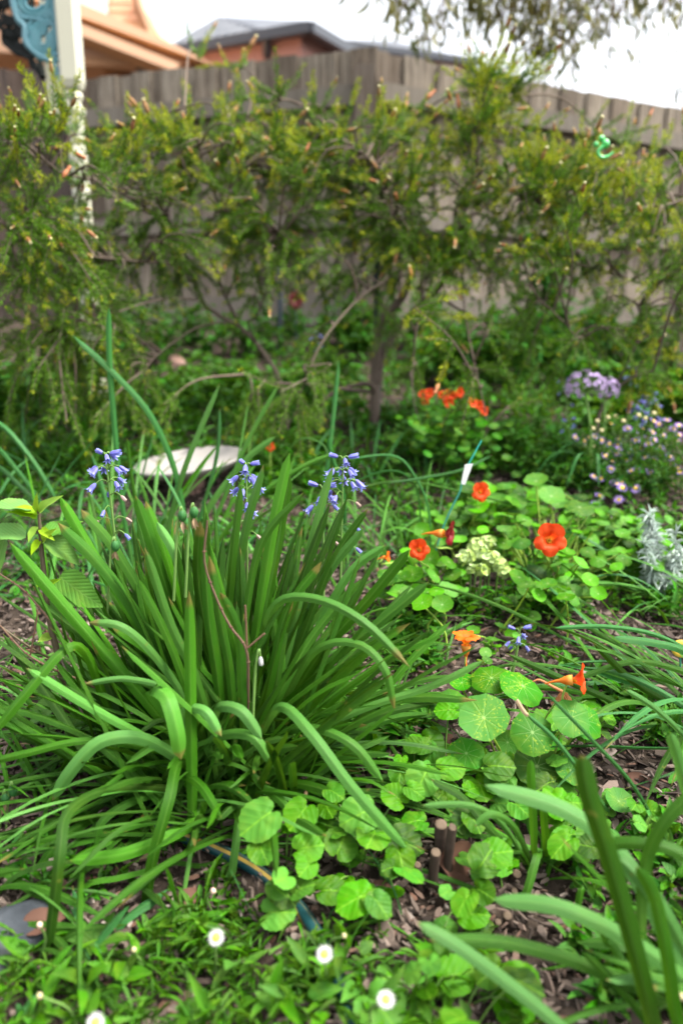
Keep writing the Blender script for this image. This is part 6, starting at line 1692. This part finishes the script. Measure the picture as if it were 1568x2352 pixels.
def yellow_tag():
    c = P(1562, 1490, 1.25); g = c + V3(.02, .02, 0); g[2] = gz(g[0], g[1])
    t = thing('plant_tag', g, 'round yellow tag cut by the right edge of the picture', 'plant tag')
    m = frame((-.25, -1, .25)); s = 1.25 / FPX
    mb = MB(); lathe(mb, np.array([(.16, -.05), (.96, -.05), (1, 0), (.96, .06), (.16, .06), (.16, -.05)]) * 22 * s, 28, M=m, T=c); mb.build('disc', M_['yel_plastic'], t)
    mb = MB(); tube(mb, [c - UP * 20 * s, .5 * (c + g) - UP * .02, g], .0018, 6); mb.build('stem', M_['green_wire'], t)
yellow_tag()

def hose():
    pts = [(330, 1880), (415, 1918), (500, 1952), (600, 2005), (690, 2090), (745, 2180), (780, 2260), (815, 2360), (850, 2480)]
    p = [G(x, y, .011) for x, y in pts]
    mb = MB(); tube(mb, p, .0085, 12, seg=60)
    o = mb.build('garden_hose', M_['hose'])
    tag(o, 'dark green hose with a yellow stripe lying on the bark below the clump', 'hose')
hose()

def rock(name, px, py, rx, ry, rz, label, m='rock', dY=0):
    b = G(px, py)
    n1, n2 = 18, 28; V = []
    ph = [rng.uniform(0, 6) for _ in range(6)]
    for i in range(n1 + 1):
        th = math.pi * i / n1
        for j in range(n2):
            a = 2 * math.pi * j / n2
            x, y, z = math.sin(th) * math.cos(a), math.sin(th) * math.sin(a), math.cos(th)
            k = 1 + .14 * math.sin(3 * x + ph[0]) * math.cos(2.6 * y + ph[1]) + .08 * math.sin(6 * z + 4 * x + ph[2]) + .04 * math.sin(11 * y + 7 * z + ph[3])
            V.append((b[0] + x * rx * k, b[1] + dY + y * ry * k, b[2] + max(z, -.4) * rz * k))
    F = [(i * n2 + j, (i + 1) * n2 + j, (i + 1) * n2 + (j + 1) % n2, i * n2 + (j + 1) % n2) for i in range(n1) for j in range(n2)]
    mb = MB().add(V, F)
    tag(mb.build(name, M_[m]), label, 'rock' if m == 'rock' else 'pot shard')
rock('rock', 15, 2150, .055, .05, .030, 'flat blue grey rock half under the leaves at the lower left')
rock('terracotta_shard', 395, 840, .06, .05, .06, 'pinkish rounded lump at the foot of the left fence run', 'terra', 0)

def stump():
    b = G(1010, 2030)
    t = thing('pruned_stump', b, 'pruned shrub stump of brown cut stems beside the violets', 'stump')
    Y = b[1]
    for i, (x0, y0, x1, y1, r, d) in enumerate((a_, b_, c_, d_, r_ * .72, e_) for a_, b_, c_, d_, r_, e_ in ((1036, 1888, 1026, 2030, .0085, 0), (998, 1945, 996, 2040, .0095, -.01), (956, 1973, 966, 2065, .007, -.01), (1010, 1882, 1010, 2020, .012, .02), (1013, 2038, 1005, 2090, .007, -.03), (1183, 1993, 1166, 2036, .009, .01), (1178, 2033, 1170, 2066, .007, -.01), (1078, 2018, 1074, 2062, .006, -.01), (1160, 2088, 1180, 2150, .008, -.05), (1140, 2102, 1120, 2150, .006, -.06))):
        a, e = P(x1, y1, Y + d), P(x0, y0, Y + d); a[2] = min(a[2], float(gz(a[0], a[1])) - .008)
        dv = nrm(e - a + V3(0, -.010, 0)); e = a + dv * np.linalg.norm(e - a)
        mb = MB(); c = catmull([a, .5 * (a + e) + V3(rng.uniform(-.002, .002), 0, 0), e], 8); tube(mb, c, [r * 1.12, r * .95, r], 9, seg=0, cap=False)
        cap = MB(); f = frame(dv + V3(rng.gauss(0, .2), -.35, 0)); lathe(cap, [(r * .92, -.001), (r * .90, .0006), (r * .5, .0010), (0, .0008)], 12, M=f, T=e)
        s = mb.build('cut_stem', M_['stumpbark'], t); o = cap.mesh('cut_face', M_['cut'], ORG[t.name]); ob('cut_face', o, s)
stump()

def dry_leaf(px, py, L, W, label, h=.012, d=(1, 0, 0), n=(0, -.6, 1)):
    c = G(px, py, h); d = nrm(np.asarray(d, float))
    mb = MB(); leaf2(mb, OV, c - d * L / 2, c + d * L / 2, W, n, bend=1.2)
    o = mb.build('dry_leaf', M_['dry']); tag(o, label, 'dry leaf', 'fallen leaves on the mulch')
dry_leaf(1062, 1975, .075, .05, 'large curled red brown leaf behind the cut stump', .025, (.8, .3, -.3), (0, -.9, .5))
dry_leaf(1060, 2035, .05, .03, 'pinkish brown fallen leaf at the foot of the cut stump', .01, (1, .1, 0))
dry_leaf(100, 2115, .05, .03, 'orange brown fallen leaf above the grey rock', .03, (1, .4, .2))
dry_leaf(440, 2060, .045, .022, 'brown fallen leaf on the bark between the hanging blades', .012, (1, .5, .1))
dry_leaf(880, 2045, .035, .022, 'small rusty leaf under the violets', .012, (1, -.2, 0))
dry_leaf(1480, 1800, .06, .022, 'long brown fallen leaf on the mulch at the right', .012, (.8, -.6, 0))
